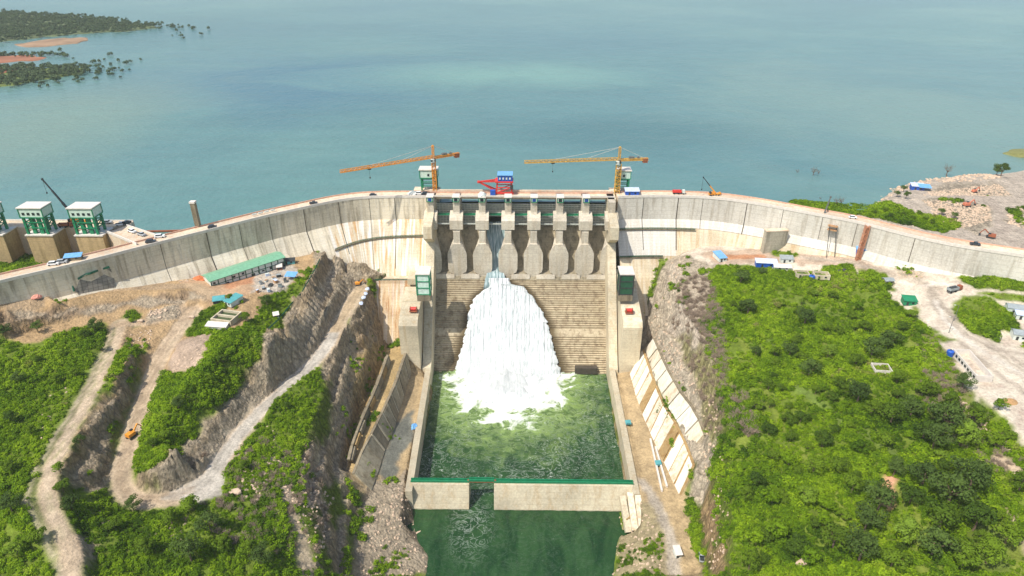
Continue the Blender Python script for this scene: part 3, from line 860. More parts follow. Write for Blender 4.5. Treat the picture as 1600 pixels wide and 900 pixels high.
base = tw.mix(tw.ramp(tw.noise(tw.pos((1, 0.35, 1)), 0.10, 6, 0.7, 1.0), [(.35, 0.), (.65, 1.)]), (0.006, 0.036, 0.008, 1), (0.028, 0.08, 0.022, 1))
base = tw.mix(tw.math('MULTIPLY', midr, tw.ramp(f1, [(0.35, 0.3), (0.6, 1.0)])), base, (0.25, 0.36, 0.10, 1))
ox = tw.math('DIVIDE', tw.math('ADD', sp.outputs[0], 24.0), 14.0); oy = tw.math('DIVIDE', tw.math('ADD', sp.outputs[1], -242.0), 26.0)
od = tw.math('SQRT', tw.math('ADD', tw.math('MULTIPLY', ox, ox), tw.math('MULTIPLY', oy, oy)))
foam = tw.math('ADD', foam, tw.math('MULTIPLY', tw.math('MULTIPLY', tw.math('ADD', streak, flecks), 0.28), tw.ramp(od, [(0.3, 1.0), (1.0, 0.0)])), clamp=True)
base = tw.mix(tw.math('MULTIPLY', foam, 0.9), base, (0.75, 0.82, 0.72, 1))
pf = tw.math('MULTIPLY', tw.ramp(tw.math('ADD', tw.math('MULTIPLY', prox, 0.75), tw.math('MULTIPLY', f1, 0.5)), [(0.45, 0.0), (0.72, 1.0)]), tw.ramp(prox, [(0.0, 0.0), (0.12, 1.0)]))
base = tw.mix(pf, base, (0.80, 0.82, 0.78, 1))
tw.color(base)
tw.l(tw.mix(pf, (0.15, 0.15, 0.15, 1), (0.9, 0.9, 0.9, 1)), tw.b.inputs['Roughness'])
tx = np.arange(-75, 76, 1.0); ty = np.concatenate([np.arange(-300, 190, 10.0), np.arange(190, 378, 1.0)])
TX, TY = np.meshgrid(tx, ty)
rr = np.exp(-(((TX - PX) / 36) ** 2 + ((TY - PYF) / 26) ** 2))
TZ = fbm(TX, TY, 7, 3, 21) * (0.5 + 5 * rr) * (TY > 188) + fbm(TX, TY, 2.6, 2, 22) * (0.5 + 3 * rr) * (TY > 188) + rr * 2.2
n0, m0 = len(tx), len(ty)
jj, ii = np.meshgrid(np.arange(m0 - 1), np.arange(n0 - 1), indexing='ij')
q = (jj * n0 + ii).ravel()
me = bpy.data.meshes.new('river_water')
me.from_pydata(np.stack([TX.ravel(), TY.ravel(), TZ.ravel()], 1).tolist(), [], np.stack([q, q + 1, q + 1 + n0, q + n0], 1).tolist())
me.polygons.foreach_set('use_smooth', [True] * len(me.polygons))
me.materials.append(tw.m)
river = bpy.data.objects.new('river_water', me); COL.objects.link(river); tag(river, kind='structure')

# ------------------------------------------------------------------ the dam
M_UP = concrete('wing_concrete', (222, 210, 184), uv=True, stain=(112, 98, 74), stain_amt=0.6, white=0.15)
M_UPR = concrete('right_wing_concrete', (208, 202, 188), uv=True, stain=(134, 120, 96), stain_amt=0.45, white=0.10, var=.25)
M_LOW = concrete('batter_concrete', (214, 200, 172), uv=True, stain=(190, 140, 75), stain_amt=0.85, white=0.75)
M_RUSTW = concrete('rust_stained_concrete', (196, 172, 136), uv=True, stain=(158, 100, 42), stain_amt=0.95, white=0.35)
M_WHITE = concrete('fresh_concrete', (202, 196, 183), uv=True, stain=(190, 170, 130), stain_amt=0.25, white=0.3, var=0.12)
M_RLOW = concrete('right_batter_concrete', (205, 190, 160), uv=True, stain=(165, 130, 80), stain_amt=0.6, white=0.15)
M_PIER = concrete('pier_concrete', (200, 190, 170), stain=(150, 125, 85), stain_amt=0.35)
M_BAY = concrete('bay_concrete', (160, 148, 122), stain=(84, 78, 60), stain_amt=0.7)
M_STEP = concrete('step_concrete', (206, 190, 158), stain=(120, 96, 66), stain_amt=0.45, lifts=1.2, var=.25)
def wet_and_shade(mat):
    t = mat.node_tree; b = t.nodes['Principled BSDF']; src = b.inputs['Base Color'].links[0].from_socket
    a = t.nodes.new('ShaderNodeAttribute'); a.attribute_name = 'Wet'
    n = t.nodes.new('ShaderNodeTexNoise'); n.inputs['Scale'].default_value = .35; n.inputs['Detail'].default_value = 4
    g = t.nodes.new('ShaderNodeNewGeometry'); t.links.new(g.outputs['Position'], n.inputs['Vector'])
    # moss and seepage blotches, then the wet margin of the flood
    r = t.nodes.new('ShaderNodeValToRGB'); r.color_ramp.elements[0].position = .55; r.color_ramp.elements[1].position = .62; t.links.new(n.outputs[0], r.inputs[0])
    m = t.nodes.new('ShaderNodeMath'); m.operation = 'MULTIPLY'; m.inputs[1].default_value = .55; t.links.new(r.outputs[0], m.inputs[0])
    x0 = t.nodes.new('ShaderNodeMix'); x0.data_type = 'RGBA'; t.links.new(m.outputs[0], x0.inputs[0]); t.links.new(src, x0.inputs[6]); x0.inputs[7].default_value = (.15, .10, .05, 1)
    x1 = t.nodes.new('ShaderNodeMix'); x1.data_type = 'RGBA'; t.links.new(a.outputs['Fac'], x1.inputs[0]); t.links.new(x0.outputs[2], x1.inputs[6]); x1.inputs[7].default_value = (.12, .085, .035, 1)
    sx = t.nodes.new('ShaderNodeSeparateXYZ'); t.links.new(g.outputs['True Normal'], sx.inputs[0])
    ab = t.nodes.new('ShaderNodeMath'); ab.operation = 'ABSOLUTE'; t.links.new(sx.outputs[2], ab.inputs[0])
    ri = t.nodes.new('ShaderNodeMath'); ri.operation = 'MULTIPLY_ADD'; ri.inputs[1].default_value = -.5; ri.inputs[2].default_value = .5; t.links.new(ab.outputs[0], ri.inputs[0])   # risers painted darker by their normal, shade against the lit treads
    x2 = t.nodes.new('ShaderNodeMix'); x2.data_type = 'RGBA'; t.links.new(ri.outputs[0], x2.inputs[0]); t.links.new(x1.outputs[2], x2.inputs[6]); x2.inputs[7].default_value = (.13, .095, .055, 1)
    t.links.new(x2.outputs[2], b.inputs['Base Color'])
wet_and_shade(M_STEP)
M_DECK = concrete('deck_concrete', (214, 196, 170), stain=(200, 150, 105), stain_amt=0.5, lifts=500)
M_WALL = concrete('wall_concrete', (204, 192, 164), stain=(165, 135, 90), stain_amt=0.4)
M_DARKC = concrete('old_concrete', (140, 128, 104), stain=(80, 70, 50), stain_amt=0.6)
M_SLAB = concrete('shotcrete_slab', (220, 208, 182), stain=(172, 126, 66), stain_amt=0.55, lifts=50, white=0.15, var=0.25)
M_SLABW = concrete('pale_slab', (232, 224, 204), stain=(178, 140, 84), stain_amt=0.35, lifts=50, white=0.2, var=0.12)
M_SLABD = concrete('weathered_slab', (158, 148, 124), stain=(95, 80, 50), stain_amt=0.6, lifts=50)
M_OCH = concrete('stained_beam', (168, 140, 92), stain=(120, 85, 35), stain_amt=0.6, lifts=50)
M_JOINT = painted('joint_dark', (70, 62, 50), 0.9)  # plain dark brown for joint strips and the outlet slot
M_GREEN = painted('green_paint', (10, 128, 84), 0.5)
M_GREEND = painted('dark_green_paint', (22, 84, 54), 0.6)
M_WHITEP = painted('white_sheet', (208, 214, 204), 0.45, 0.12)
M_ROOFP = painted('pale_roof', (216, 208, 196), 0.6, 0.15)
M_BLUE = painted('blue_paint', (20, 84, 178), 0.45)
M_LBLUE = painted('light_blue_sheet', (112, 168, 214), 0.45, 0.2)
M_RED = painted('red_paint', (214, 52, 40), 0.5)
M_ORANGE = painted('orange_paint', (226, 148, 40), 0.5)
M_YELLOW = painted('yellow_steel', (206, 160, 66), 0.55)
M_STEEL = painted('grey_steel', (120, 122, 118), 0.5, metal=0.4)
M_DARK = painted('dark_steel', (48, 52, 52), 0.5)
M_GLASS = painted('window_glass', (28, 40, 48), 0.12, 0.1)
M_TYRE = painted('tyre_rubber', (30, 30, 30), 0.9)
M_RUST = painted('rusty_steel', (150, 84, 52), 0.8)
M_NET = painted('green_netting', (14, 92, 66), 0.9)
M_ROOFG = painted('green_roof_sheet', (120, 172, 138), 0.5, 0.2)
M_TIN = painted('tin_roof', (150, 158, 158), 0.4, 0.25)
M_PARA = painted('dusty_pink_parapet', (206, 164, 138), .8)
M_WOOD = painted('raw_timber', (170, 130, 90), 0.9)

dam = thing('concrete_dam', 'long curved concrete gravity dam with seven-bay gated spillway in the middle', 'dam', (0, 430, 0))

def wing(P, N, name, m_low, i0, i1, zlow=30.0, zflat=None, z_mid=None, m_mid=None):
    """one strip of the downstream face; UV is metres along and up"""
    dist = [0.0]
    for a, b in zip(P[:-1], P[1:]): dist.append(dist[-1] + (b - a).length)
    def strip(nm, levels, mat):
        mb = MB(); uv = []
        for i in range(i0, i1 + 1):
            for (offs, z) in levels:
                p = P[i] + N[i] * offs
                mb.v.append(Vector((p.x, p.y, z))); uv.append((dist[i], z + offs))
        n = len(levels)
        for i in range(i1 - i0):
            for k in range(n - 1):
                a = i * n + k
                mb.f.append((a, a + 1, a + n + 1, a + n))
        return mb.build(nm, mat, dam, uv=uv)
    return strip
FACE = lambda z: -0.75 * (BEND - z)
sl = wing(LP, LN, 'left', M_LOW, 0, len(LP) - 1)
sl('upper_wall', [(0, CREST), (0, BEND)], M_UP)
kk = min(range(len(LP)), key=lambda i: abs(LP[i].x + 128))
for a, b, m in ((0, kk, M_UP), (kk, len(LP) - 1, M_LOW)):
    s2 = wing(LP, LN, 'l', m, a, b)
    s2('battered_wall', [(0, BEND), (FACE(78.2), 78.2), (FACE(78) - 0.02, 78.0), (FACE(56), 56)], m)
kk2 = min(range(len(LP)), key=lambda i: abs(LP[i].x + 105))
s2 = wing(LP, LN, 'l', M_LOW, kk2, len(LP) - 1)
s2('lower_wall', [(FACE(56) - 6.5, 56), (FACE(56) - 7, 54), (FACE(50) - 6, 50), (FACE(18) - 6, 18)], M_RUSTW)
sr = wing(RP, RN, 'right', M_LOW, 0, len(RP) - 1)
sr('upper_wall', [(0, CREST), (0, BEND)], M_UPR)
kb = min(range(len(RP)), key=lambda i: abs(RP[i].x - at(1345, 348, CREST).x))
for a_, b_, m_ in ((0, kb, M_WHITE), (kb, len(RP) - 1, M_UPR)):
    wing(RP, RN, 'band', m_, a_, b_)('pale_band' if m_ is M_WHITE else 'lower_band', [(0, BEND), (FACE(82.2), 82.2)], m_)
sw = wing(RP, RN, 'r', M_WHITE, 0, min(range(len(RP)), key=lambda i: abs(RP[i].x - 104)))
sw('fresh_slab', [(FACE(82.2), 82.0), (FACE(66.7), 66.7)], M_WHITE)
sw = wing(RP, RN, 'r', M_WHITE, min(range(len(RP)), key=lambda i: abs(RP[i].x - 104)), len(RP) - 1)
sw('battered_wall', [(FACE(82.2), 82.0), (FACE(56), 56)], M_RLOW)
sw = wing(RP, RN, 'r', M_WHITE, 0, min(range(len(RP)), key=lambda i: abs(RP[i].x - 125)))
sw('lower_wall', [(FACE(66.7), 66.6), (FACE(10), 10)], M_RLOW)

# crest road, parapets, upstream face
def crest(P, N, i0, i1, name, mat, o0, o1, z0, z1):
    mb = MB()
    for i in range(i0, i1 + 1):
        for o, z in ((o0, z0), (o0, z1), (o1, z1), (o1, z0)):
            p = P[i] + N[i] * o
            mb.v.append(Vector((p.x, p.y, z)))
    for i in range(i1 - i0):
        for k in range(4):
            a, b = i * 4 + k, i * 4 + (k + 1) % 4
            mb.f.append((a, b, b + 4, a + 4))
    mb.f.append((0, 1, 2, 3)); e = (i1 - i0) * 4; mb.f.append((e + 3, e + 2, e + 1, e))
    return mb.build(name, mat, dam)
for P_, N_ in ((LP, LN), (RP, RN)):
    n = len(P_) - 1
    crest(P_, N_, 0, n, 'crest_road', M_DECK, 0.004, CREST_W, 60, CREST + 0.0)
    crest(P_, N_, 0, n, 'parapet', M_ROOFP, -0.25, 0.25, CREST - 0.7, CREST + 1.0)
    crest(P_, N_, 0, n, 'parapet', M_PARA, CREST_W - 0.5, CREST_W + 0.003, CREST - 0.5, CREST + 0.9)
# walkway lines on the faces (green rail, dark slot)
def ledge(P, N, x0, x1, z, wdt, mat, railm=None, off_extra=0.0, name='walkway', z_end=None):
    idx = [i for i in range(len(P)) if x0 <= P[i].x <= x1]
    mb = MB(); mr = MB(); prev = None
    for k, i in enumerate(idx):
        zz = z if z_end is None else z + (z_end - z) * (1 - k / (len(idx) - 1)) ** 2
        o = FACE(zz) + off_extra
        p, q = P[i] + N[i] * (o + 0.3), P[i] + N[i] * (o - wdt)
        cur = [(p.x, p.y, zz - 0.5), (p.x, p.y, zz), (q.x, q.y, zz), (q.x, q.y, zz - 0.5)]
        if prev:
            b = len(mb.v) - 4
            mb.v += [Vector(c) for c in cur]
            for t in range(4): mb.f.append((b + t, b + 4 + t, b + 4 + (t + 1) % 4, b + (t + 1) % 4))
            if railm:
                for hgt in (0.6, 1.15): mr.beam(Vector(pq) + Vector((0, 0, hgt)), Vector(cur[2]) + Vector((0, 0, hgt)), 0.28)
                mr.beam(Vector(cur[2]), Vector(cur[2]) + Vector((0, 0, 1.15)), 0.16)
        else:
            mb.v += [Vector(c) for c in cur]
        prev = cur; pq = cur[2]
    w_ = mb.build(name, mat, dam)
    if railm and mr.v: mr.build('railing', railm, w_)
ledge(LP, LN, -130, -58, 78, 1.3, M_DARKC, M_GREEND, z_end=74)
ledge(LP, LN, -104, -58, 56, 6.5, M_DECK, M_GREEND)
ledge(RP, RN, 58, 118, 81.8, 1.6, M_DARKC, M_GREEND)
ledge(RP, RN, 58, 98, 66.6, 1.6, M_DARKC, M_GREEND)
# vertical joints, set into the wall as dark grooves
def joints(P, N, xs, zb):
    for x in xs:
        i = min(range(len(P)), key=lambda k: abs(P[k].x - x))
        mb = MB(); wv = rnd.choice((0.25, 0.4, 0.6))
        z2 = zb(x)
        pr = []
        for z in (CREST - 0.8, BEND, z2):
            p = P[i] + N[i] * ((0 if z >= BEND else FACE(z)) - 0.05); pr.append(Vector((p.x, p.y, z)))
        for a, b in zip(pr[:-1], pr[1:]):
            if (a - b).length > 1: mb.beam(a, b, wv, 0.1)
        mb.build('expansion_joint', M_JOINT, dam)
joints(LP, LN, (-84, -102, -120, -139, -156, -170, -186, -205), lambda x: 60 if x > -110 else 70)
joints(RP, RN, (82, 103, 122, 146, 166, 186, 205, 228), lambda x: 70 if x < 120 else 82 if x < 160 else 90)

# ---- spillway: ogee bays, piers, gates
def FP(y, z):
    y2 = y + 9.3 * max(0.0, min(1.0, (430 - y) / 26))
    return (y2, CAM_H - (CAM_H - z) * y2 / y)
S = 16.93
PCX = [-S * 3.5 + S * k for k in range(8)]
def profile(z0=58.0):
    return [(437, 79), (431, 82), (427, 81), (421, 76), (416, 70), (411, 64), (407.5, 60), (404.0, 58.3), (401.5, 58.6)]
prof = [FP(*p) for p in profile()]
for k in range(7):
    x0, x1 = PCX[k] + 1.0, PCX[k + 1] - 1.0
    mb = MB()
    xs = [x0 + (x1 - x0) * t / 6 for t in range(7)]
    for (y, z) in prof:
        for x in xs: mb.v.append(Vector((x, y, z)))
    for i in range(len(prof) - 1):
        for j in range(6):
            a = i * 7 + j
            mb.f.append((a, a + 1, a + 8, a + 7))
    mb.build('ogee_slope', M_BAY, dam, smooth=True)
    # ledge lip between the flared pier ends
    mb = MB(); xm = (x0 + x1) / 2
    mb.side_prism([FP(404, 58.2), FP(401.2, 58.8), FP(400.3, 56.0), FP(404, 52)], xm - 6.2, xm + 6.2)
    mb.build('bay_lip', M_PIER, dam)
for k, x in enumerate(PCX):
    pier = MB()
    edge = -1 if k == 0 else (1 if k == 7 else 0)
    # slender upstream part
    pier.side_prism([(438, 50), (438, 103), (418, 103), (418, 96), FP(405, 90), FP(403.4, 88), FP(403.4, 56)], x - 2.15, x + 2.15)
    po = pier.build('pier', M_PIER, dam)
    blk = MB(); blk.side_prism([(421, 90.5), (421, 95.9), FP(405.2, 97.0), FP(403.2, 95.8), FP(403.2, 89.7), FP(405, 89.2)], x - 4.3, x + 4.3)
    blk.build('anchor_block', M_PIER, po)
    # flared end: narrow above, shoulders out, bulb, tucked in at the foot; wedge in plan
    out = [(-2.4, 80), (-4.6, 77.5), (-6.2, 74), (-6.4, 72), (-6.3, 62.5), (-5.6, 60.2), (-2.9, 58.6), (-2.6, 55), (2.6, 55), (2.9, 58.6), (5.6, 60.2), (6.3, 62.5), (6.4, 72), (6.2, 74), (4.6, 77.5), (2.4, 80)]
    if edge: out = [(dx if dx * edge < 2.6 else 2.6 * edge, z) for dx, z in out]; out = [p for i, p in enumerate(out) if p != out[i - 1]]
    fl = MB(); n = len(out)
    yf = lambda z: 402.3 - (80 - z) * 0.03
    G = lambda xx, yy, zz: Vector((xx,) + FP(yy, zz))
    front = [G(x + dx, yf(z), z) for dx, z in out]
    back = [Vector((x + max(-2.1, min(2.1, dx * 0.5)), 425, z + (1.5 if z > 70 else 0) - 2)) for dx, z in out]
    fl.add(front + back, [tuple(range(n)), tuple(reversed(range(n, 2 * n)))] + [(i, n + i, n + (i + 1) % n, (i + 1) % n) for i in range(n)])
    fl.build('flared_end', M_PIER, po)
M_GATE = painted('gate_steel', (172, 176, 166), 0.6, 0.25)
for k in range(7):
    xm = (PCX[k] + PCX[k + 1]) / 2
    g = MB()
    w2 = S / 2 - 2.2
    lift = 6.0 if k == 2 else 0.0
    seg = [(431.5 + 1.8 * math.sin(t / 8 * math.pi), 82 + lift + (14.6 - lift) * t / 8) for t in range(9)]
    for i in range(8):
        (ya, za), (yb, zb) = seg[i], seg[i + 1]
        g.add([(xm - w2, ya, za), (xm + w2, ya, za), (xm + w2, yb, zb), (xm - w2, yb, zb)], [(0, 1, 2, 3)])
    go = g.build('radial_gate', M_GATE, dam)
    r = MB()
    for i in range(9):
        r.beam((xm - w2, seg[i][0] - 0.35, seg[i][1]), (xm + w2, seg[i][0] - 0.35, seg[i][1]), 0.35, 0.45)
    for j in range(7):
        xx = xm - w2 + 2 * w2 * j / 6
        for i in range(8): r.beam((xx, seg[i][0] - 0.3, seg[i][1]), (xx, seg[i + 1][0] - 0.3, seg[i + 1][1]), 0.3, 0.4)
    r.build('gate_ribs', painted('gate_rib_paint', (206, 208, 198), 0.5) if k == 0 else bpy.data.materials['gate_rib_paint'], go)
    for sx in (-1, 1):
      a = MB()
      for zz in (86, 92): a.beam((xm + sx * (w2 - 1), 431, zz + 0), (xm + sx * (w2 - 0.4), 417, 90), 0.8, 0.8)
      a.build('gate_arm', M_STEEL, go)
    d = MB(); d.box((xm, 422.5, 92.6), (S - 4.4, 3.2, 0.35)); fw = d.build('gate_walkway', M_GREEN, dam)
    rl = MB()
    for hgt in (0.6, 1.2): rl.beam((xm - w2, 421, 92.8 + hgt), (xm + w2, 421, 92.8 + hgt), 0.16)
    for j in range(8): rl.beam((xm - w2 + 2 * w2 * j / 7, 421, 92.8), (xm - w2 + 2 * w2 * j / 7, 421, 94.0), 0.14)
    rl.build('railing', M_GREEND, fw)
    b = MB(); b.box((xm, 417, 88.0), (S - 4.4, 1.0, 0.6)); b.build('tie_beam', M_GATE, dam)
# bridge over the bays: two girders and a slab, then the upstream gantry track
for (y0, y1, z0, z1, m, nm) in ((427.3, 429.2, 101.5, 102.7, M_DARKC, 'bridge_girder'), (427.0, 434.5, 102.7, 103.0, M_DECK, 'bridge_deck'), (434.9, 436.4, 101.9, 104.9, M_DECK, 'track_girder')):
    mb = MB(); mb.side_prism([(y0, z0), (y0, z1), (y1, z1), (y1, z0)], -61.5, 61.5); mb.build(nm, m, dam)
for y, m in ((427.2, M_ROOFP), (434.3, M_PARA), (435.6, M_PARA)):
    mb = MB(); mb.side_prism([(y - 0.2, 103.01), (y - 0.2, 104.0), (y + 0.2, 104.0), (y + 0.2, 103.01)], -61.4, 61.4); mb.build('parapet', m, dam)
for xa, xb in ((-73, -55.5), (60, 74)):
    mb = MB(); mb.side_prism([(436.6, 90), (436.6, 102.98), (446.5, 102.98), (446.5, 90)], xa, xb); mb.build('crane_pad', M_DECK, dam)
# stepped chute
mb = MB(); zt = 50.4; st = 1.2; prof = []
z = zt
ys = lambda z: CHUTE(z)
pr = [(416, zt), (ys(zt), zt)]
while z > -3:
    if 19.5 < z < 24:      # plain band across the steps
        zn = 20.0; pr += [(ys(zn), zn)]; z = zn; 
    zn = z - st
    pr += [(pr[-1][0], zn), (ys(zn), zn)]
    z = zn
# the flood's outline, for where the steps run wet beside it
def on_face(px, py, o=0.0):
    d = ray(px, py)
    t = (371.6 + 0.75 * CAM_H - o) / (d.y - 0.75 * d.z)      # y = 371.6 + .75 z
    return Vector((d.x * t, d.y * t, CAM_H + d.z * t))
Lf = [(764,434),(764,447),(747,459),(736,474),(731,492),(729,512),(724,535),(716,558),(709,590)]
Rt = [(797,434),(798,443),(818,447),(833,463),(847,486),(858,510),(863,538),(871,566),(880,590)]
Lw, Rw = [on_face(*p) for p in Lf], [on_face(*p) for p in Rt]
def xat(W, z):
    zs = [p.z for p in W][::-1]; xs = [p.x for p in W][::-1]
    return np.interp(z, zs, xs)
sx_ = np.linspace(CX0, CX1, 96); V, wet = [], []
for (y, z) in pr:
    a, b = float(xat(Lw, z)), float(xat(Rw, z))
    for x in sx_:
        V.append((x, y, z)); d = max(a - x, x - b, 0)
        w_ = 2.0 + 4.5 * max(0, 1 - z / 45) ** 1 + vnoise1(z * .3 + (7 if x > 0 else 0), 2) * 2
        wet.append(max(0.0, min(1.0, 1.3 - d / w_)))
m_ = len(sx_); mb2 = MB(); mb2.add(V, [(i * m_ + k, (i + 1) * m_ + k, (i + 1) * m_ + k + 1, i * m_ + k + 1) for i in range(len(pr) - 1) for k in range(m_ - 1)])
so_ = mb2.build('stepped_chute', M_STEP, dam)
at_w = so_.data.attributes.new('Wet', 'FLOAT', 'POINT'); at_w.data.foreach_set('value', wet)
mb = MB(); mb.side_prism([(417, 40), (417, 54.6), (412.6, 54.6), (409.6, 50.6), (409.6, 40)], CX0, CX1); mb.build('chute_head', M_BAY, dam)
# outlet slot low in the right of the chute
mb = MB(); mb.box((43.5, 372.6, 3.2), (14.5, 3.5, 4.6)); mb.build('outlet_recess', M_JOINT, dam)
# training walls beside the chute
for s in (-1, 1):
    x0, x1 = s * 57.0, s * 62.5
    t = MB()
    t.side_prism([(438, 50), (438, 103), (424, 103), (424, 97), (402, 92), (401, 84)] + [(CHUTE(z) - 6, z + 15) for z in (62, 54, 42, 30, 18, 6)] + [(CHUTE(0) - 8, 13), (360, 12), (360, -4), (400, -4)], min(x0, x1), max(x0, x1))
    t.build('training_wall', M_WALL, dam)
    # basin side wall
    b = MB()
    e_ = 3.4 if s < 0 else 0.4
    b.prism([(s * 57, 366), (s * 60.5, 366), (s * (60.5 - e_), 253), (s * (57 - e_), 253)], -5, 12.0)
    bo = b.build('basin_side_wall', M_WALL, dam)
    # guide tower below the cabin
    g = MB(); xa, xb = s * 63.2, s * 75.0
    g.side_prism([(359, 8), (359, 44), (361.5, 47), (372, 50), (392, 54), (392, 8)], min(xa, xb), max(xa, xb))
    g.build('guide_tower', M_WALL, dam)
mb = MB(); mb.box((-68, 401, 57), (11, 16, 4)); mb.build('tower_landing', M_WALL, dam)
mb = MB(); mb.box((68.8, 401, 57), (11, 16, 4)); mb.build('tower_landing', M_WALL, dam)
# sill across the basin end with a gap
xs0 = -55.0; gap0, gap1 = -25.4, -12.7
for a, b in ((xs0, gap0), (gap1, 57.4)):
    mb = MB(); mb.side_prism([(252.8, -4), (252.8, 0.5), (257.4, 12.3), (261.0, 12.3), (266.5, -4)], a, b)
    so = mb.build('basin_sill', M_WALL, dam)
mb = MB(); mb.box((-19, 259.8, 12.9), (14.5, 2.0, 0.4)); mb.build('foot_bridge', M_RUST, dam)
for a, b, zz in ((xs0, gap0, 12.3), (gap0, gap1, 13.1), (gap1, 57.6, 12.3)):
    mb = MB()
    for y in (258.9, 260.7):
        for hgt in (0.35, 0.75, 1.2): mb.beam((a, y, zz + hgt), (b, y, zz + hgt), 0.26)
        k = max(2, int((b - a) / 2))
        for j in range(k + 1): mb.beam((a + (b - a) * j / k, y, zz), (a + (b - a) * j / k, y, zz + 1.2), 0.2)
    mb.box(((a + b) / 2, 259.8, zz + 0.07), (b - a, 1.9, 0.12))
    mb.build('green_railing', M_GREEN, dam)
# ------------------------------------------------------------------ the flood down the chute
M_FOAM = NT('white_water')
fs = M_FOAM.noise(M_FOAM.pos((1.0, 0.14, 0.14)), 1.1, 6, 0.72, 0.3)
M_FOAM.color(M_FOAM.ramp(fs, [(0.34, (0.36, 0.41, 0.41, 1)), (0.45, (0.54, 0.58, 0.57, 1)), (0.55, (0.68, 0.70, 0.69, 1)), (0.68, (0.80, 0.81, 0.80, 1))]))
M_FOAM.rough(0.7)
M_FOAM.b.inputs['Subsurface Weight'].default_value = 0.0
M_FOAM.bump(M_FOAM.math('ADD', fs, M_FOAM.noise(M_FOAM.pos((1, .5, .5)), 1.6, 4, 0.7)), 0.6, 0.7)
nz, nx = 150, 130
zz = np.linspace(51.5, -1.5, nz); V = []; 
for i, z in enumerate(zz):
    a, b = xat(Lw, z), xat(Rw, z)
    ea, eb = vnoise1(z * 0.6, 3) * 1.6 - .8 + vnoise1(z * 2.1, 5) - .5, vnoise1(z * 0.6, 4) * 1.6 - .8 + vnoise1(z * 2.1, 6) - .5
    xs = np.linspace(a + ea, b + eb, nx)
    u = np.linspace(0, 1, nx)
    edge = np.clip(np.minimum(u, 1 - u) * 14, 0, 1)
    streaks = vnoise(xs * 1.6, np.full(nx, z * 0.05)) * .9 + vnoise(xs * 3.6 + 5, np.full(nx, z * 0.13)) * .45 + vnoise(xs * 3.0 + 9, np.full(nx, z * 0.9)) * .28
    th = 0.3 + edge ** .6 * (0.5 + streaks)
    th += 0.16 * edge * (0.5 + 0.5 * math.sin(z / 1.2 * 2 * math.pi))
    th += np.exp(-((xs + 12) / 12) ** 2) * .9 * edge + 1.6 * edge * max(0, 1 - z / 12)
    for k in range(nx):
        V.append((xs[k], CHUTE(z) - th[k] * 0.8 - 1.0, z + th[k] * 0.6 ))
Fq = [(i * nx + k, i * nx + k + 1, (i + 1) * nx + k + 1, (i + 1) * nx + k) for i in range(nz - 1) for k in range(nx - 1)]
mb = MB(); mb.add(V, [tuple(reversed(f)) for f in Fq])
tag(mb.build('spillway_flood', M_FOAM.m, smooth=True), 'white foaming flood pouring down the stepped chute and fanning out', 'water', kind='stuff')
# tongue of water in the open bay above it
M_SHEET = NT('fast_water'); q_ = M_SHEET.noise(M_SHEET.pos((2.2, 0.12, 0.12)), 1.0, 4, 0.6)
M_SHEET.color(M_SHEET.ramp(q_, [(0.35, (0.10, 0.16, 0.16, 1)), (0.55, (0.28, 0.38, 0.38, 1)), (0.72, (0.85, 0.88, 0.86, 1))])); M_SHEET.rough(0.25)
xm = (PCX[2] + PCX[3]) / 2; mb = MB(); wl = []
tong0 = [(431, 83.6, 6.2), (427, 82.6, 6.2), (421, 77.5, 6.1), (416, 71.6, 5.6), (411, 65.8, 4.2), (407.5, 62.0, 3.0), (404, 60.6, 2.6), (401, 60.2, 3.0), (398.6, 58.4, 5.0), (397, 56.2, 6.6), (396.2, 53.0, 7.0), (410, 53, 7.0)]
tong = [FP(a, b) + (c,) for a, b, c in tong0[:8]] + [(409.5, 55.5, 5.6), (407.4, 52, 6.8), (406, 49, 7.4), (404, 46, 8), (414, 46, 8)]
for (y, z, hw) in tong:
    for t in range(9): mb.v.append(Vector((xm - hw + hw * 2 * t / 8, y, z + 0.4 * rnd.random())))
for i in range(len(tong) - 1):
    for t in range(8): a = i * 9 + t; mb.f.append((a, a + 1, a + 10, a + 9))
tag(mb.build('sluice_stream', M_SHEET.m, smooth=True), 'grey-blue sheet of water sliding through the one open gate bay', 'water', kind='stuff')

# foam boil at the foot: heaps of froth
fx, fy = np.arange(-62, 52, 0.9), np.arange(318, 377, 0.9)
FX, FY = np.meshgrid(fx, fy)
q1 = ((FX + 9) / 40) ** 2 + ((FY - 373) / 40) ** 2
sh = np.clip(1.15 - q1, 0, 1)
hgt = sh ** 0.8 * (2.2 + 3.5 * np.exp(-((FX + 10) / 17) ** 2 - ((FY - 366) / 14) ** 2)) * (0.6 + .8 * (vnoise(FX / 3.6, FY / 3.6) * .5 + vnoise(FX / 1.8, FY / 1.8) * .5)) - 1.2 - 3.2 * (q1 > 1.1) + (fbm(FX, FY, 6, 3, 31) * 3.5)
hgt[(np.abs(FX) > 56.5)] = -4
n0, m0 = len(fx), len(fy)
jj, ii = np.meshgrid(np.arange(m0 - 1), np.arange(n0 - 1), indexing='ij'); q = (jj * n0 + ii).ravel()
mb = MB(); mb.add(np.stack([FX.ravel(), FY.ravel(), hgt.ravel()], 1).tolist(), np.stack([q, q + 1, q + 1 + n0, q + n0], 1).tolist())
tag(mb.build('foam_boil', M_FOAM.m, smooth=True), 'boiling white froth heaped where the flood hits the basin', 'foam', kind='stuff')

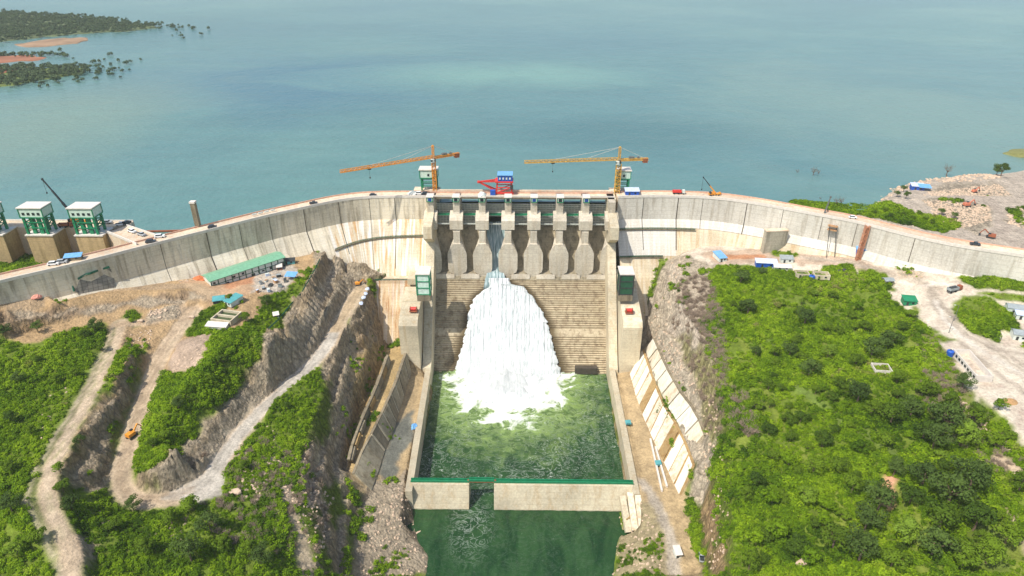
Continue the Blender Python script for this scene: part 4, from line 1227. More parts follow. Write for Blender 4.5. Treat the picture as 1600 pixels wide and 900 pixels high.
# mist hanging over the plunge
mm = bpy.data.materials.new('spray_mist'); mm.use_nodes = True; t_ = mm.node_tree; t_.nodes.clear()
o_ = t_.nodes.new('ShaderNodeOutputMaterial'); v_ = t_.nodes.new('ShaderNodeVolumePrincipled')
v_.inputs['Color'].default_value = (1, 1, 1, 1); v_.inputs['Anisotropy'].default_value = 0.0
tc = t_.nodes.new('ShaderNodeTexCoord'); ln = t_.nodes.new('ShaderNodeVectorMath'); ln.operation = 'LENGTH'
t_.links.new(tc.outputs['Object'], ln.inputs[0])
ns = t_.nodes.new('ShaderNodeTexNoise'); ns.inputs['Scale'].default_value = 2.2; ns.inputs['Detail'].default_value = 4; t_.links.new(tc.outputs['Object'], ns.inputs['Vector'])
rp = t_.nodes.new('ShaderNodeMapRange'); rp.inputs[1].default_value = 1.0; rp.inputs[2].default_value = 0.2; rp.inputs[3].default_value = 0; rp.inputs[4].default_value = 1
t_.links.new(ln.outputs['Value'], rp.inputs[0])
m1 = t_.nodes.new('ShaderNodeMath'); m1.operation = 'MULTIPLY'; t_.links.new(rp.outputs[0], m1.inputs[0]); t_.links.new(ns.outputs[0], m1.inputs[1])
m2 = t_.nodes.new('ShaderNodeMath'); m2.operation = 'MULTIPLY'; t_.links.new(m1.outputs[0], m2.inputs[0]); m2.inputs[1].default_value = 0.045
t_.links.new(m2.outputs[0], v_.inputs['Density']); t_.links.new(v_.outputs[0], o_.inputs['Volume'])
bm_ = bmesh.new(); bmesh.ops.create_icosphere(bm_, subdivisions=3, radius=1.0)
me = bpy.data.meshes.new('spray_mist'); bm_.to_mesh(me); bm_.free(); me.materials.append(mm)
o = bpy.data.objects.new('spray_mist', me); COL.objects.link(o); o.location = (-14, 354, 9); o.scale = (32, 26, 22)
tag(o, 'pale spray mist drifting above the foaming plunge', 'mist', kind='stuff')

# ------------------------------------------------------------------ slab retaining walls beside the basin
def resample(P, n):
    d = [0]
    for a, b in zip(P[:-1], P[1:]): d.append(d[-1] + (b - a).length)
    out = []
    for k in range(n + 1):
        t = d[-1] * k / n
        i = max(j for j in range(len(d)) if d[j] <= t + 1e-6); i = min(i, len(P) - 2)
        out.append(P[i].lerp(P[i + 1], (t - d[i]) / max(1e-6, d[i + 1] - d[i])))
    return out
def slab_wall(label, top, foot, n, mats, beam=None, lift=0.9, gap=0.05, thick=1.6, weights=None, rail=None):
    T, D = resample([at(*p) for p in top], n), resample([at(*p) for p in foot], n)
    root = thing('retaining_wall', label, 'retaining wall', tuple(D[n // 2]))
    for k in range(n):
        a, b, c, d = D[k], D[k + 1], T[k + 1], T[k]
        g = gap if weights is None else weights[k % len(weights)]
        nrm = (b - a).cross(d - a).normalized()
        if nrm.z < 0: nrm = -nrm
        p = [a.lerp(b, g), a.lerp(b, 1 - g), d.lerp(c, 1 - g), d.lerp(c, g)]
        jit = rnd.uniform(-0.15, 0.35)
        mb = MB(); up = [x + nrm * (lift + jit) for x in p]; lo = [x - nrm * thick for x in p]
        fs = [(0, 1, 2, 3), (7, 6, 5, 4)] + [(i, i + 4, (i + 1) % 4 + 4, (i + 1) % 4) for i in range(4)]
        mb.add(up + lo, fs)
        mb.build('slab', mats[k % len(mats)], root)
    if beam:
        for k in range(n + 1):
            nrm = Vector((0, 0, 1))
            mb = MB(); mb.beam(D[k] + nrm * 0.5, T[k] + nrm * 0.5, 1.1, 1.4); mb.build('rib', beam, root)
    mb = MB()
    for k in range(n): mb.beam(T[k] + Vector((0, 0, .6)), T[k + 1] + Vector((0, 0, .6)), 1.3, 0.8)
    mb.build('coping', M_OCH if beam is M_OCH else M_DARKC, root)
    return root
slab_wall('dark ribbed slab wall left of the basin platform', [(634,553,23.4),(618,600,23.4),(600,640,23.4),(580,680,22.4)], [(641,583,12),(628,625,12),(612,675,12),(600,705,12)], 9, [M_SLABD, M_SLABD, M_DARKC], M_WALL, gap=0.1)
slab_wall('small grey panelled slab wall below the ribbed one on the left', [(579,682,22.4),(565,708,21.4),(552,742,20)], [(599,707,12),(590,735,12),(578,768,12)], 4, [M_SLABD], None, gap=0.01)
slab_wall('low stained upper slab wall under the dark left cliff', [(606,556,28),(588,606,28),(570,646,27),(552,690,26),(545,720,24)], [(609,565,23.5),(592,612,23),(574,652,22),(557,692,21),(548,724,19.5)], 9, [M_SLABD, M_OCH, M_DARKC], None, gap=0.06)
slab_wall('lower tier of white slabs right of the basin platform, ochre ribs between', [(1005,548,22.4),(1020,592,22.4),(1037,634,22.4),(1055,662,22.4),(1072,697,22.4),(1084,729,21.4)], [(986,585,12),(997,625,12),(1011,662,12),(1028,700,12),(1048,743,12),(1063,775,12)], 13, [M_SLABW, M_SLAB, M_SLABW, M_SLAB, M_OCH], M_OCH, weights=(0.06, 0.02, 0.1, 0.04, 0.12))
slab_wall('upper tier of white slabs under the right rock cut', [(1022,530,35.4),(1040,572,35.4),(1062,612,35.4),(1088,645,34.4),(1102,682,32.4)], [(1011,545,23.6),(1025,590,23.4),(1042,630,23.4),(1060,658,23.4),(1084,704,22.6)], 8, [M_SLABW, M_SLAB, M_SLABW], None, weights=(0.03, 0.08, 0.02))
# stepped buttresses by the right end of the sill
bt = thing('stepped_buttress', 'stepped pale concrete buttress at the right end of the basin sill', 'buttress', tuple(at(985, 800, 8)))
for i, (a, b, w_) in enumerate((((972,775,11), (982,832,1), 3.0), ((984,770,11), (992,830,3), 3.0), ((996,775,11), (1003,826,5), 3.0))):
    mb = MB(); mb.beam(at(*a), at(*b), w_, 2.4); mb.build('stair_slab', (M_WALL, M_SLAB, M_SLAB)[i], bt)
mb = MB(); mb.beam(at(978, 812, 5), at(1004, 796, 7.6), 1.2, 1.2); mb.build('rib', M_OCH, bt)

# ------------------------------------------------------------------ power intake upstream on the left
intake = thing('power_intake', 'row of tall tan concrete intake blocks behind the left wing of the dam', 'intake', tuple(at(80, 372, 90)))
M_INT = concrete('intake_concrete', (186, 160, 116), stain=(120, 100, 60), stain_amt=0.5)
yfr = at(117, 368, 103).y
blocks = []
for k, (a, b) in enumerate(((117, 160), (38, 80), (-43, 1), (-126, -82))):
    A, B = at(a, 368 if k == 0 else 369, 103), at(b, 368 if k == 0 else 369, 103)
    blocks.append((A.x, B.x))
    mb = MB(); mb.prism([(A.x, yfr), (B.x, yfr), (B.x, yfr + 12), (A.x, yfr + 12)], 68, 102.6); bo = mb.build('intake_block', M_INT, intake)
    mb = MB(); mb.prism([(A.x - .4, yfr - .5), (B.x + .4, yfr - .5), (B.x + .4, yfr + 11.9), (A.x - .4, yfr + 11.9)], 102.6, 103.3); mb.build('cap', M_ROOFP, bo)
dk0, dk1 = yfr + 12.003, at(209, 346, 103).y
XR = at(209, 346, 103).x
mb = MB(); mb.prism([(-460, dk0), (XR - 14, dk0), (XR, dk0 + 4), (XR, dk1), (-460, dk1)], 70, 103.0); mb.build('intake_deck', M_DECK, intake)
lk = [at(166, 363, 103), at(198, 353, 103), at(212, 357, 103), at(252, 371, 103), at(254, 376, 103), at(214, 383, 103)]
mb = MB(); mb.prism([(p.x, p.y) for p in lk], 80, 102.99); mb.build('link_road', M_DECK, intake)
mb = MB(); mb.beam(lk[0] + Vector((0, 0, .6)), lk[5] + Vector((0, 0, .6)), 0.6, 1.5); mb.beam(lk[1] + Vector((0, 0, .5)), lk[3] + Vector((0, 0, .5)), 0.5, 1.1)
mb.beam((-460, dk1 - .3, 103.5), (XR, dk1 - .3, 103.5), 0.5, 1.1); mb.build('guard_wall', M_ROOFP, intake)
mb = MB(); mb.beam(at(212, 362, RES + .6), at(300, 360, RES + .6), 1.0, 1.0); tag(mb.build('floating_boom', M_RUST), 'rust-red floating boom on the reservoir beside the link road', 'boom')

M_MINT = painted('pale_mint_sheet', (196, 216, 200), .45, .15)
def hoist_house(label, x0, x1, y0, y1, z, leg, wall, posts=2, win=4, group=None):
    cx, cy = (x0 + x1) / 2, (y0 + y1) / 2
    r = thing('hoist_house', label, 'hoist house', (cx, cy, z), 0, group)
    lw = 0.11 * min(x1 - x0, y1 - y0) + 0.25
    for sx in (x0 + lw / 2, x1 - lw / 2):
        for sy in (y0 + lw / 2, y1 - lw / 2):
            mb = MB(); mb.box((sx, sy, z + leg / 2), (lw, lw, leg)); mb.build('leg', M_GREEN, r)
    for k in range(posts):
        for sy in (y0 + 1.5, y1 - 1.5):
            mb = MB(); xx = x0 + (x1 - x0) * (k + 1) / (posts + 1); mb.box((xx, sy, z + leg / 2), (lw * 1.7, lw, leg)); mb.build('leg', M_GREEN, r)
    mb = MB()
    for f in (0.36, 0.68):
        for sy in (y0 + lw / 2, y1 - lw / 2): mb.beam((x0, sy, z + leg * f), (x1, sy, z + leg * f), lw * .45)
        for sx in (x0 + lw / 2, x1 - lw / 2): mb.beam((sx, y0, z + leg * f), (sx, y1, z + leg * f), lw * .45)
    for sx in (x0 + lw / 2, x1 - lw / 2):
        mb.beam((sx, y0, z + leg * .36), (sx, y1, z + leg * .68), lw * .4); mb.beam((sx, y0, z + leg), (sx, y1, z + leg * .68), lw * .4)
    mb.build('bracing', M_GREEN, r)
    mb = MB(); mb.box((cx, cy, z + leg + wall / 2), (x1 - x0 + .6, y1 - y0 + .6, wall)); body = mb.build('housing', M_MINT, r)
    mb = MB()
    for zz, hh_ in ((z + leg, 0.6), (z + leg + wall, 0.5)): mb.box((cx, cy, zz), (x1 - x0 + 1.1, y1 - y0 + 1.1, hh_))
    for sx in (x0 - .35, x1 + .35):
        for sy in (y0 - .35, y1 + .35): mb.box((sx, sy, z + leg + wall / 2), (.45, .45, wall))
    mb.build('trim', M_GREEN, body)
    mb = MB(); mb.box((cx, cy, z + leg + wall + .55), (x1 - x0 + 1.8, y1 - y0 + 1.8, .6)); mb.build('roof', M_ROOFP, r)
    for k in range(win):
        xx = x0 + (x1 - x0) * (k + .7) / (win + .4)
        mb = MB(); mb.box((xx, y0 - .36, z + leg + wall * .42), (1.5 if win > 1 else 1.3, .2, 1.5)); mb.build('window', M_GLASS, body)
    return r
names = ('rightmost of the green-legged hoist houses on the intake', 'green-legged hoist house on the second intake block from the right', 'green-legged hoist house cut by the left picture edge', None)
for (xa, xb), nm in zip(blocks[:3], names):
    hoist_house(nm, xa + .6, xb - 2.2, yfr + .6, yfr + 9.2, 103.3, 10.6, 5.2, 2, 4, 'hoist houses on the intake')
for px0, px1, lb in ((659, 684, 'small green and white hoist house behind the left tower crane'), (962, 981, 'small green and white hoist house behind the right tower crane')):
    A, B = at(px0, 296, 103), at(px1, 296, 103)
    hoist_house(lb, A.x, B.x, 438.5, 445, 103, 9.0, 5.2, 0, 1, 'small hoist houses on the crest')

# free-standing concrete column by the left wing
c_ = at(306.5, 357, 103)
r = thing('concrete_column', 'slender grey concrete column standing behind the left wing', 'column', (c_.x, c_.y, 96))
mb = MB(); mb.box((c_.x, c_.y + 3, 99), (2.7, 2.7, 38)); mb.build('shaft', M_DARKC, r)
mb = MB(); mb.box((c_.x, c_.y + 3, 118.5), (3.2, 3.2, 1.0)); mb.build('cap', M_ROOFP, r)

# gate control cabins on the piers
M_CABB = painted('cabin_blue_window', (24, 72, 140), 0.3)
for k, x in enumerate(PCX):
    lab = ['first', 'second', 'third', 'fourth', 'fifth', 'sixth', 'seventh', 'eighth'][k]
    if k == 7: continue
    blue = k in (0, 4, 6)
    r = thing('control_cabin', f'{lab} gate control cabin from the left, on a spillway pier, ' + ('blue window' if blue else 'grey shuttered window'), 'cabin', (x, 420, 103.0), 0, 'gate control cabins on the piers')
    wm = M_GREEN if k in (0, 4, 6) else M_WHITEP if k in (1, 5) else M_TIN
    mb = MB(); mb.box((x, 419, 104.6), (4.0, 4.2, 3.2)); b = mb.build('cabin_wall', M_WHITEP, r)
    mb = MB()
    for sx in (-1.9, 1.9): mb.box((x + sx, 416.9, 104.6), (.5, .3, 3.2))
    mb.box((x, 416.9, 103.3), (4.2, .3, .5)); mb.box((x, 416.9, 106.0), (4.2, .3, .5)); mb.build('frame', M_GREEN, b)
    mb = MB(); mb.box((x, 416.85, 104.7), (2.2, .3, 2.0)); mb.build('window', M_CABB if blue else M_GLASS, b)
    mb = MB(); mb.box((x, 420.0, 106.5), (4.8, 7.0, .5)); mb.build('roof', M_ROOFP, r)

# lift cabins on the guide towers
def lift_cabin(label, px, lattice):
    A = at(px[0], 461, 58); B = at(px[1], 461, 58)
    r = thing('lift_cabin', label, 'cabin', ((A.x + B.x) / 2, A.y, 58))
    x0, x1, y0 = A.x, B.x, A.y
    mb = MB(); mb.box(((x0 + x1) / 2, y0 + 5.5, 58 + 7), (x1 - x0, 11, 14)); mb.build('cabin_wall', painted('pale_green_panel', (206, 228, 212), .4) if not lattice else M_GREEND, r)
    mb = MB()
    for sx in (x0, x1):
        for sy in (y0, y0 + 7): mb.box((sx, sy, 65), (.8, .8, 14.2))
    for zz in (58.4, 63, 67.5, 71.7): mb.box(((x0 + x1) / 2, y0 - .1, zz), (x1 - x0, .5, .5)); mb.box((x1 + .1, y0 + 3.5, zz), (.4, 7, .5)); mb.box((x0 - .1, y0 + 3.5, zz), (.4, 7, .5))
    mb.build('frame', M_GREEN if not lattice else M_DARK, r)
    mb = MB(); mb.box(((x0 + x1) / 2, y0 + 5.5, 72.4), (x1 - x0 + .8, 11.8, .6)); mb.build('roof', M_ROOFP, r)
    mb = MB(); mb.box(((x0 + x1) / 2, y0 + 3.2, 55.9), (x1 - x0 + .4, 7, 4.2)); mb.build('base', M_DARKC, r)
lift_cabin('tall pale green glazed lift cabin with green frame on the left guide tower', (652, 672), False)
lift_cabin('tall dark green netted lift cabin on the right guide tower', (967, 988), True)
for px, py, lb in ((663, 492, 'red winch beside the left guide tower'), (1012, 490, 'red winch beside the right guide tower')):
    p = Vector((-66.5 if px < 800 else 67.5, 368, 49.7))
    r = thing('winch', lb, 'winch', tuple(p))
    mb = MB(); mb.tube([p + Vector((-1.6, 0, 1.6)), p + Vector((1.6, 0, 1.6))], 1.2, 12); mb.build('drum', M_RED, r)
    mb = MB(); mb.box(p + Vector((-2, 0, 1.2)), (.5, 2.6, 2.6)); mb.box(p + Vector((2, 0, 1.2)), (.5, 2.6, 2.6)); mb.box(p + Vector((0, 0, .2)), (5, 3.4, .4)); mb.build('frame', M_RUST, r)
# ------------------------------------------------------------------ cranes
def tower_crane(label, mast_px, base_z, top, jib_end_px, cj_px, apex_h, mat, mw=2.2):
    b = at(mast_px[0], mast_px[1], base_z)
    r = thing('tower_crane', label, 'tower crane', tuple(b), 0, 'tower cranes on the dam')
    zj = top
    mb = MB(); mb.truss(b, (b.x, b.y, zj - 2), mw, mw, int((zj - base_z) / 2.4), 0.36)
    for zz in np.arange(base_z + 1, zj - 3, 2.4): mb.box((b.x, b.y, zz), (mw * .95, mw * .5, .25))
    mb.build('mast', mat, r)
    mb = MB(); mb.box((b.x, b.y, zj - 1.2), (2.8, 2.8, 1.4)); mb.build('slewing_ring', M_DARK, r)
    E = at(jib_end_px[0], jib_end_px[1], zj + .6); d = Vector((E.x - b.x, E.y - b.y, 0)); Lj = d.length; d.normalize()
    Cc = at(cj_px[0], cj_px[1], zj + .6); Lc = (Vector((Cc.x - b.x, Cc.y - b.y, 0))).length
    root = Vector((b.x, b.y, zj + .3))
    mb = MB(); mb.truss(root + d * 1.2, root + d * Lj, 1.7, 1.7, 34, 0.30, tri=True); mb.build('jib', mat, r)
    mb = MB(); mb.truss(root - d * 1.2, root - d * Lc, 1.9, 1.2, 8, 0.34); mb.box(root - d * (Lc * .5), (3.0, 2.0, .3), math.atan2(d.y, d.x)); mb.build('counter_jib', mat, r)
    rz = math.atan2(d.y, d.x)
    mb = MB()
    for k in (0, 1.1, 2.2): mb.box(root - d * (Lc - 1 - k) + Vector((0, 0, -.8)), (.9, 2.4, 3.0), rz)
    mb.build('counterweight', M_RUST, r)
    mb = MB(); mb.box(root - d * (Lc * .42) + Vector((0, 0, 1.2)), (3.2, 1.8, 1.6), rz); mb.tube([root - d * (Lc * .65) + Vector((-.0, -1, 1.2)), root - d * (Lc * .65) + Vector((0, 1, 1.2))], .8, 10); mb.build('hoist_machine', M_STEEL, r)
    ap = root + Vector((0, 0, apex_h))
    mb = MB(); mb.truss(root, ap, 1.3, 1.3, 5, 0.3); mb.box(ap, (1, 1, .8)); mb.build('apex_tower', mat, r)
    mb = MB()
    for f in (.36, .72): mb.beam(ap, root + d * (Lj * f) + Vector((0, 0, 1.4)), .16)
    mb.beam(ap, root - d * (Lc * .85) + Vector((0, 0, .8)), .16); mb.build('tie_bar', painted('pale_tie', (206, 196, 180), .5) if 'pale_tie' not in bpy.data.materials else bpy.data.materials['pale_tie'], r)
    side = Vector((-d.y, d.x, 0)) * (1 if d.x < 0 else -1)
    mb = MB(); mb.box(root + side * 1.9 + d * 1.4 + Vector((0, 0, -1.4)), (2.0, 1.5, 2.2), rz); cb = mb.build('cab', M_WHITEP, r)
    mb = MB(); mb.box(root + side * 2.0 + d * 2.1 + Vector((0, 0, -1.2)), (.9, 1.3, 1.2), rz); mb.build('window', M_GLASS, cb)
    mb = MB(); tp = root + d * (Lj * .70); mb.box(tp + Vector((0, 0, -.7)), (2.2, 1.8, .6), rz); tr = mb.build('trolley', M_DARK, r)
    mb = MB(); mb.beam(tp, tp + Vector((0, 0, -6)), .12); mb.box(tp + Vector((0, 0, -6.4)), (.7, .5, 1.0)); mb.build('hook', M_DARK, tr)
tower_crane('yellow tower crane left of the spillway, long jib swung left', (680, 300), 103, 126.5, (531, 269), (722, 246), 8.0, M_ORANGE, 2.4)
tower_crane('dull yellow tower crane right of the spillway, mast rising from the bridge', (962, 322), 93.5, 125.5, (819, 254), (1008, 244), 8.5, M_YELLOW, 3.2)

# red and blue gantry crane on the crest
p = at(788, 302, 103); gx_, gy_ = p.x, 434.8
r = thing('gantry_crane', 'red portal gantry crane with blue machine house on the spillway bridge', 'gantry crane', (gx_, gy_, 103))
for sx in (-4.6, 4.6):
    for sy in (-3, 2.6):
        mb = MB(); mb.beam((gx_ + sx * 1.12, gy_ + sy, 104), (gx_ + sx, gy_ + sy * .85, 111.5), 1.0); mb.build('leg', M_RED, r)
for sy in (-3, 2.6):
    mb = MB(); mb.box((gx_, gy_ + sy, 104.1), (12.5, 1.0, 1.0)); mb.box((gx_, gy_ + sy, 108), (9.6, .5, .5)); mb.beam((gx_ - 4.6, gy_ + sy, 104.4), (gx_ + 4.6, gy_ + sy, 108), .5)
    mb.build('sill_beam', M_RED, r)
mb = MB(); mb.box((gx_, gy_, 111.9), (12, 8, 1.0)); mb.build('platform', M_RED, r)
mb = MB(); mb.box((gx_ + .6, gy_, 114.4), (9.6, 7.0, 3.9)); mh = mb.build('machine_house', M_BLUE, r)
mb = MB(); mb.box((gx_ + .6, gy_, 116.6), (10.2, 8.2, .5)); mb.build('roof', M_LBLUE, mh)
mb = MB()
for k in range(4): mb.box((gx_ - 2.8 + k * 2.2, gy_ - 3.85, 114.4), (1.0, .15, 1.4))
mb.build('window', M_WHITEP, mh)
mb = MB(); mb.box((gx_ + 5, gy_ - 4, 108.6), (2.0, 2.2, 2.4)); mb.build('cab', M_DARK, r)
mb = MB()
tip = Vector((gx_ - 17, gy_ - 2, 111.5))
for sy in (-2, 2): mb.beam((gx_ - 5, gy_ + sy, 111.8), tip, .8); mb.beam((gx_ - 5.6, gy_ + sy, 105), tip, .8); 
mb.box(tip, (1.6, 2.6, 1.0)); mb.build('boom', M_RED, r)
mb = MB(); mb.box((gx_ - 7.6, gy_ - 3.6, 104.7), (3.4, 2.4, 3.4)); tag(mb.build('blue_container', M_BLUE), 'small blue container beside the red gantry crane', 'container')
for o in (bpy.data.objects['blue_container'],): pass

def wheels(r, x0, x1, yw, z, rad, wd=.35, n=2, rz=0, c=None, M=None):
    for i in range(n):
        for s in (-1, 1):
            xx = x0 + (x1 - x0) * i / max(1, n - 1)
            mb = MB(); mb.tube([(xx, s * yw - wd / 2, z), (xx, s * yw + wd / 2, z)], rad, 10); mb.build('wheel', M_TYRE, r, local=True)
def mobile_crane(label, base, rz, tip, mat, boom_mat, tipmat=None, scale=1.0):
    r = thing('mobile_crane', label, 'mobile crane', tuple(base), rz)
    s = scale
    mb = MB(); mb.box((0, 0, 1.3 * s), (11 * s, 2.7 * s, .9 * s)); mb.build('chassis', mat, r, local=True)
    mb = MB(); mb.box((5 * s, 0, 2.0 * s), (1.8 * s, 2.6 * s, 1.6 * s), taper=.85); c = mb.build('cab', mat, r, local=True)
    mb = MB(); mb.box((5.6 * s, 0, 2.2 * s), (.9 * s, 2.3 * s, .7 * s)); mb.build('windscreen', M_GLASS, c, local=True)
    mb = MB(); mb.box((-1.6 * s, 0, 2.6 * s), (4.4 * s, 2.5 * s, 1.6 * s)); mb.build('superstructure', mat, r, local=True)
    mb = MB(); mb.box((-4 * s, 0, 2.7 * s), (1.4 * s, 2.8 * s, 1.8 * s)); mb.build('counterweight', M_DARK, r, local=True)
    wheels(r, -4.2 * s, 4 * s, 1.25 * s, .65 * s, .65 * s, .45 * s, 4)
    mb = MB()
    for sx in (-3.6, 3.2): mb.box((sx * s, 0, .5 * s), (.5 * s, 6 * s, .35 * s))
    mb.build('outrigger', M_DARK, r, local=True)
    a = Vector(base) + Vector((0, 0, 3.2 * s)); T = Vector(tip); m1, m2 = a.lerp(T, .42), a.lerp(T, .72)
    mb = MB(); mb.beam(a, m1, 1.1 * s); mb.build('boom', boom_mat, r)
    mb = MB(); mb.beam(m1, m2, .85 * s); mb.beam(m2, T, .62 * s); mb.box(T, (.9 * s, .9 * s, 1.2 * s)); mb.build('telescopic_section', tipmat or boom_mat, r)
    mb = MB(); mb.beam(T, (T.x, T.y, T.z - 8), .12); mb.box((T.x, T.y, T.z - 8.4), (.6, .6, .9)); mb.build('hook', M_DARK, r)
    return r
b = at(1116, 305, 103); mobile_crane('yellow mobile crane on the right crest with raised boom over the reservoir edge', b, 0.1, at_y(1099, 277, b.y), M_ORANGE, M_ORANGE, M_DARK, .72)
b = ground(1268, 388); mobile_crane('orange mobile crane at the foot of the right wing, boom lifted past the crest', b, -0.25, at_y(1298, 308, b.y + 5), M_ORANGE, M_ORANGE, M_STEEL, .95)
b = Vector((at(122, 350, 103).x, at(122, 350, 103).y, 103)); mobile_crane('mobile crane with long dark boom behind the intake hoist houses', b, 0, at_y(66, 280, b.y), M_ORANGE, M_DARK, M_DARK, 1.0)

# ------------------------------------------------------------------ vehicles
M_FADED = painted('faded_orange_paint', (206, 120, 88), .6)
def car(label, p, rz, mat, pickup=False, s=1.0, name='parked_car', cat='car', group=None):
    r = thing(name, label, cat, tuple(p), rz, group)
    mb = MB(); mb.box((0, 0, .75 * s), (4.7 * s, 1.9 * s, .75 * s), taper=.96); mb.build('body', mat, r, local=True)
    cx, L = (.2, 1.9) if pickup else (-.3, 3.0)
    mb = MB(); mb.box((cx * s, 0, 1.4 * s), (L * s, 1.7 * s, .7 * s), taper=.8); c = mb.build('window', M_GLASS, r, local=True)
    mb = MB(); mb.box((cx * s, 0, 1.78 * s), (L * .8 * s, 1.4 * s, .08 * s)); mb.build('roof', mat, c, local=True)
    if pickup:
        mb = MB(); mb.box((-1.55 * s, 0, 1.17 * s), (1.5 * s, 1.5 * s, .1 * s)); mb.build('cargo_bed', M_DARK, r, local=True)
    wheels(r, -1.5 * s, 1.5 * s, .88 * s, .36 * s, .36 * s, .25 * s, 2)
    return r
def truck(label, p, rz, cabm, bedm, load=None, s=1.0, group=None):
    r = thing('truck', label, 'truck', tuple(p), rz, group)
    mb = MB(); mb.box((0, 0, 1.0 * s), (8.4 * s, 1.2 * s, .5 * s)); mb.build('chassis', M_DARK, r, local=True)
    mb = MB(); mb.box((3.4 * s, 0, 2.0 * s), (1.8 * s, 2.4 * s, 2.2 * s), taper=.92); c = mb.build('cab', cabm, r, local=True)
    mb = MB(); mb.box((4.2 * s, 0, 2.4 * s), (.35 * s, 2.0 * s, .9 * s)); mb.build('windscreen', M_GLASS, c, local=True)
    mb = MB(); B = (-1.2 * s, 0, 1.4 * s)
    mb.box(B, (6.0 * s, 2.5 * s, .25 * s))
    for sy in (-1.2, 1.2): mb.box((-1.2 * s, sy * s, 2.1 * s), (6.0 * s, .15 * s, 1.3 * s))
    for sx in (-4.15, 1.75): mb.box((sx * s, 0, 2.1 * s), (.15 * s, 2.3 * s, 1.3 * s))
    bd = mb.build('dump_bed', bedm, r, local=True)
    if load:
        mb = MB(); mb.box((-1.2 * s, 0, 2.3 * s), (5.6 * s, 2.2 * s, 1.2 * s), taper=.7); mb.build('load', load, bd, local=True)
    wheels(r, -3.2 * s, 3.2 * s, 1.05 * s, .55 * s, .55 * s, .45 * s, 3)
    return r
def excavator(label, p, rz, mat, s=1.0, group=None):
    r = thing('excavator', label, 'excavator', tuple(p), rz, group)
    for sy in (-1, 1):
        mb = MB(); mb.box((0, sy * 1.2 * s, .5 * s), (4.4 * s, .7 * s, 1.0 * s), taper=.9); mb.build('track', M_DARK, r, local=True)
    mb = MB(); mb.box((-.5 * s, 0, 1.8 * s), (3.6 * s, 2.6 * s, 1.5 * s)); mb.build('body', mat, r, local=True)
    mb = MB(); mb.box((.9 * s, .8 * s, 2.3 * s), (1.4 * s, 1.0 * s, 1.7 * s), taper=.9); mb.build('cab', M_GLASS, r, local=True)
    mb = MB(); mb.beam((1.0 * s, -.3 * s, 2.2 * s), (3.8 * s, -.3 * s, 4.6 * s), .55 * s); mb.build('boom', mat, r, local=True)
    mb = MB(); mb.beam((3.8 * s, -.3 * s, 4.6 * s), (5.6 * s, -.3 * s, 1.8 * s), .42 * s); mb.build('arm', mat, r, local=True)
    mb = MB(); mb.box((5.5 * s, -.3 * s, 1.1 * s), (1.1 * s, 1.2 * s, 1.1 * s), taper=.7); mb.build('bucket', M_DARK, r, local=True)
    return r
M_CWHITE = painted('white_car_paint', (232, 232, 228), .3, .08); M_CDARK = painted('dark_car_paint', (54, 60, 66), .3, .1); M_CSIL = painted('silver_car_paint', (170, 174, 176), .3, .1)
V3 = lambda px, py, z=103.02: at(px, py, z)
G_ = 'vehicles parked round the intake deck'
for a in [('white pickup on the intake deck near its right corner', 189, 352, .3, M_CWHITE, True), ('dark car at the right corner of the intake deck', 198, 350, 1.3, M_CDARK, False),
          ('white car on the link road, nearer the intake deck', 207, 363, -.5, M_CWHITE, False), ('tan and white pickup on the link road, nearer the crest', 222, 368, -.5, M_CSIL, True),
          ('white car beside the link road on the crest of the left wing', 250, 371, .25, M_CWHITE, False), ('dark car where the link road meets the crest', 236, 379, .25, M_CDARK, False),
          ('white van at the left end of the crest road', 84, 414, .25, M_CWHITE, False), ('silver car right of the white van on the left crest', 97, 411, .25, M_CSIL, False),
          ('silver car behind the rightmost hoist house', 168, 349, .1, M_CSIL, False)]:
    car(a[0], V3(a[1], a[2]), a[3], a[4], a[5], 1.2, group=G_)
truck('brown truck on the deck between the two right hoist houses', V3(104, 355), .1, M_RUST, M_RUST, M_RUST, .95)
car('dark car midway along the crest of the left wing', V3(332, 356), .27, M_CDARK, s=1.1)
car('dark pickup further right on the crest of the left wing', V3(490, 318.5), .22, M_CDARK, True, s=1.1)
car('small dark car where the left wing straightens', V3(583, 306), .05, M_CDARK, s=1.0)
car('white car on the crest beside the left tower crane', V3(655, 304), .05, M_CWHITE, s=1.2)
car('grey car on the crest just left of the spillway', V3(665, 304.5), .05, M_CDARK, s=1.2)
car('small white car far right on the crest road', V3(1332, 341), -.25, M_CWHITE, s=1.0)
car('dark pickup on the far right crest by the quarry', V3(1523, 383), -.3, M_CDARK, True, s=1.1)
truck('red truck on the crest right of the spillway', V3(1060, 303), math.pi * 0 - .02, M_WHITEP, M_RED, M_RED, .95)
truck('brown dump truck on the wide road of the right terrace', ground(1490, 456), .35, M_RUST, M_TIN, M_DARK, 1.05)
excavator('brown excavator working beside the right end of the crest', ground(1547, 372), 2.6, M_RUST, 1.0)
excavator('orange excavator in the lower quarry heap', ground(1510, 323), .2, M_FADED, 1.0)
excavator('orange excavator in the upper quarry heap', ground(1522, 301), .4, M_FADED, .8)
excavator('yellow excavator on the hairpin haul road', ground(207, 683), 1.2, M_ORANGE, 1.0)
excavator('yellow excavator at the top of the haul road beside the dam', ground(560, 446), .3, M_ORANGE, .85)

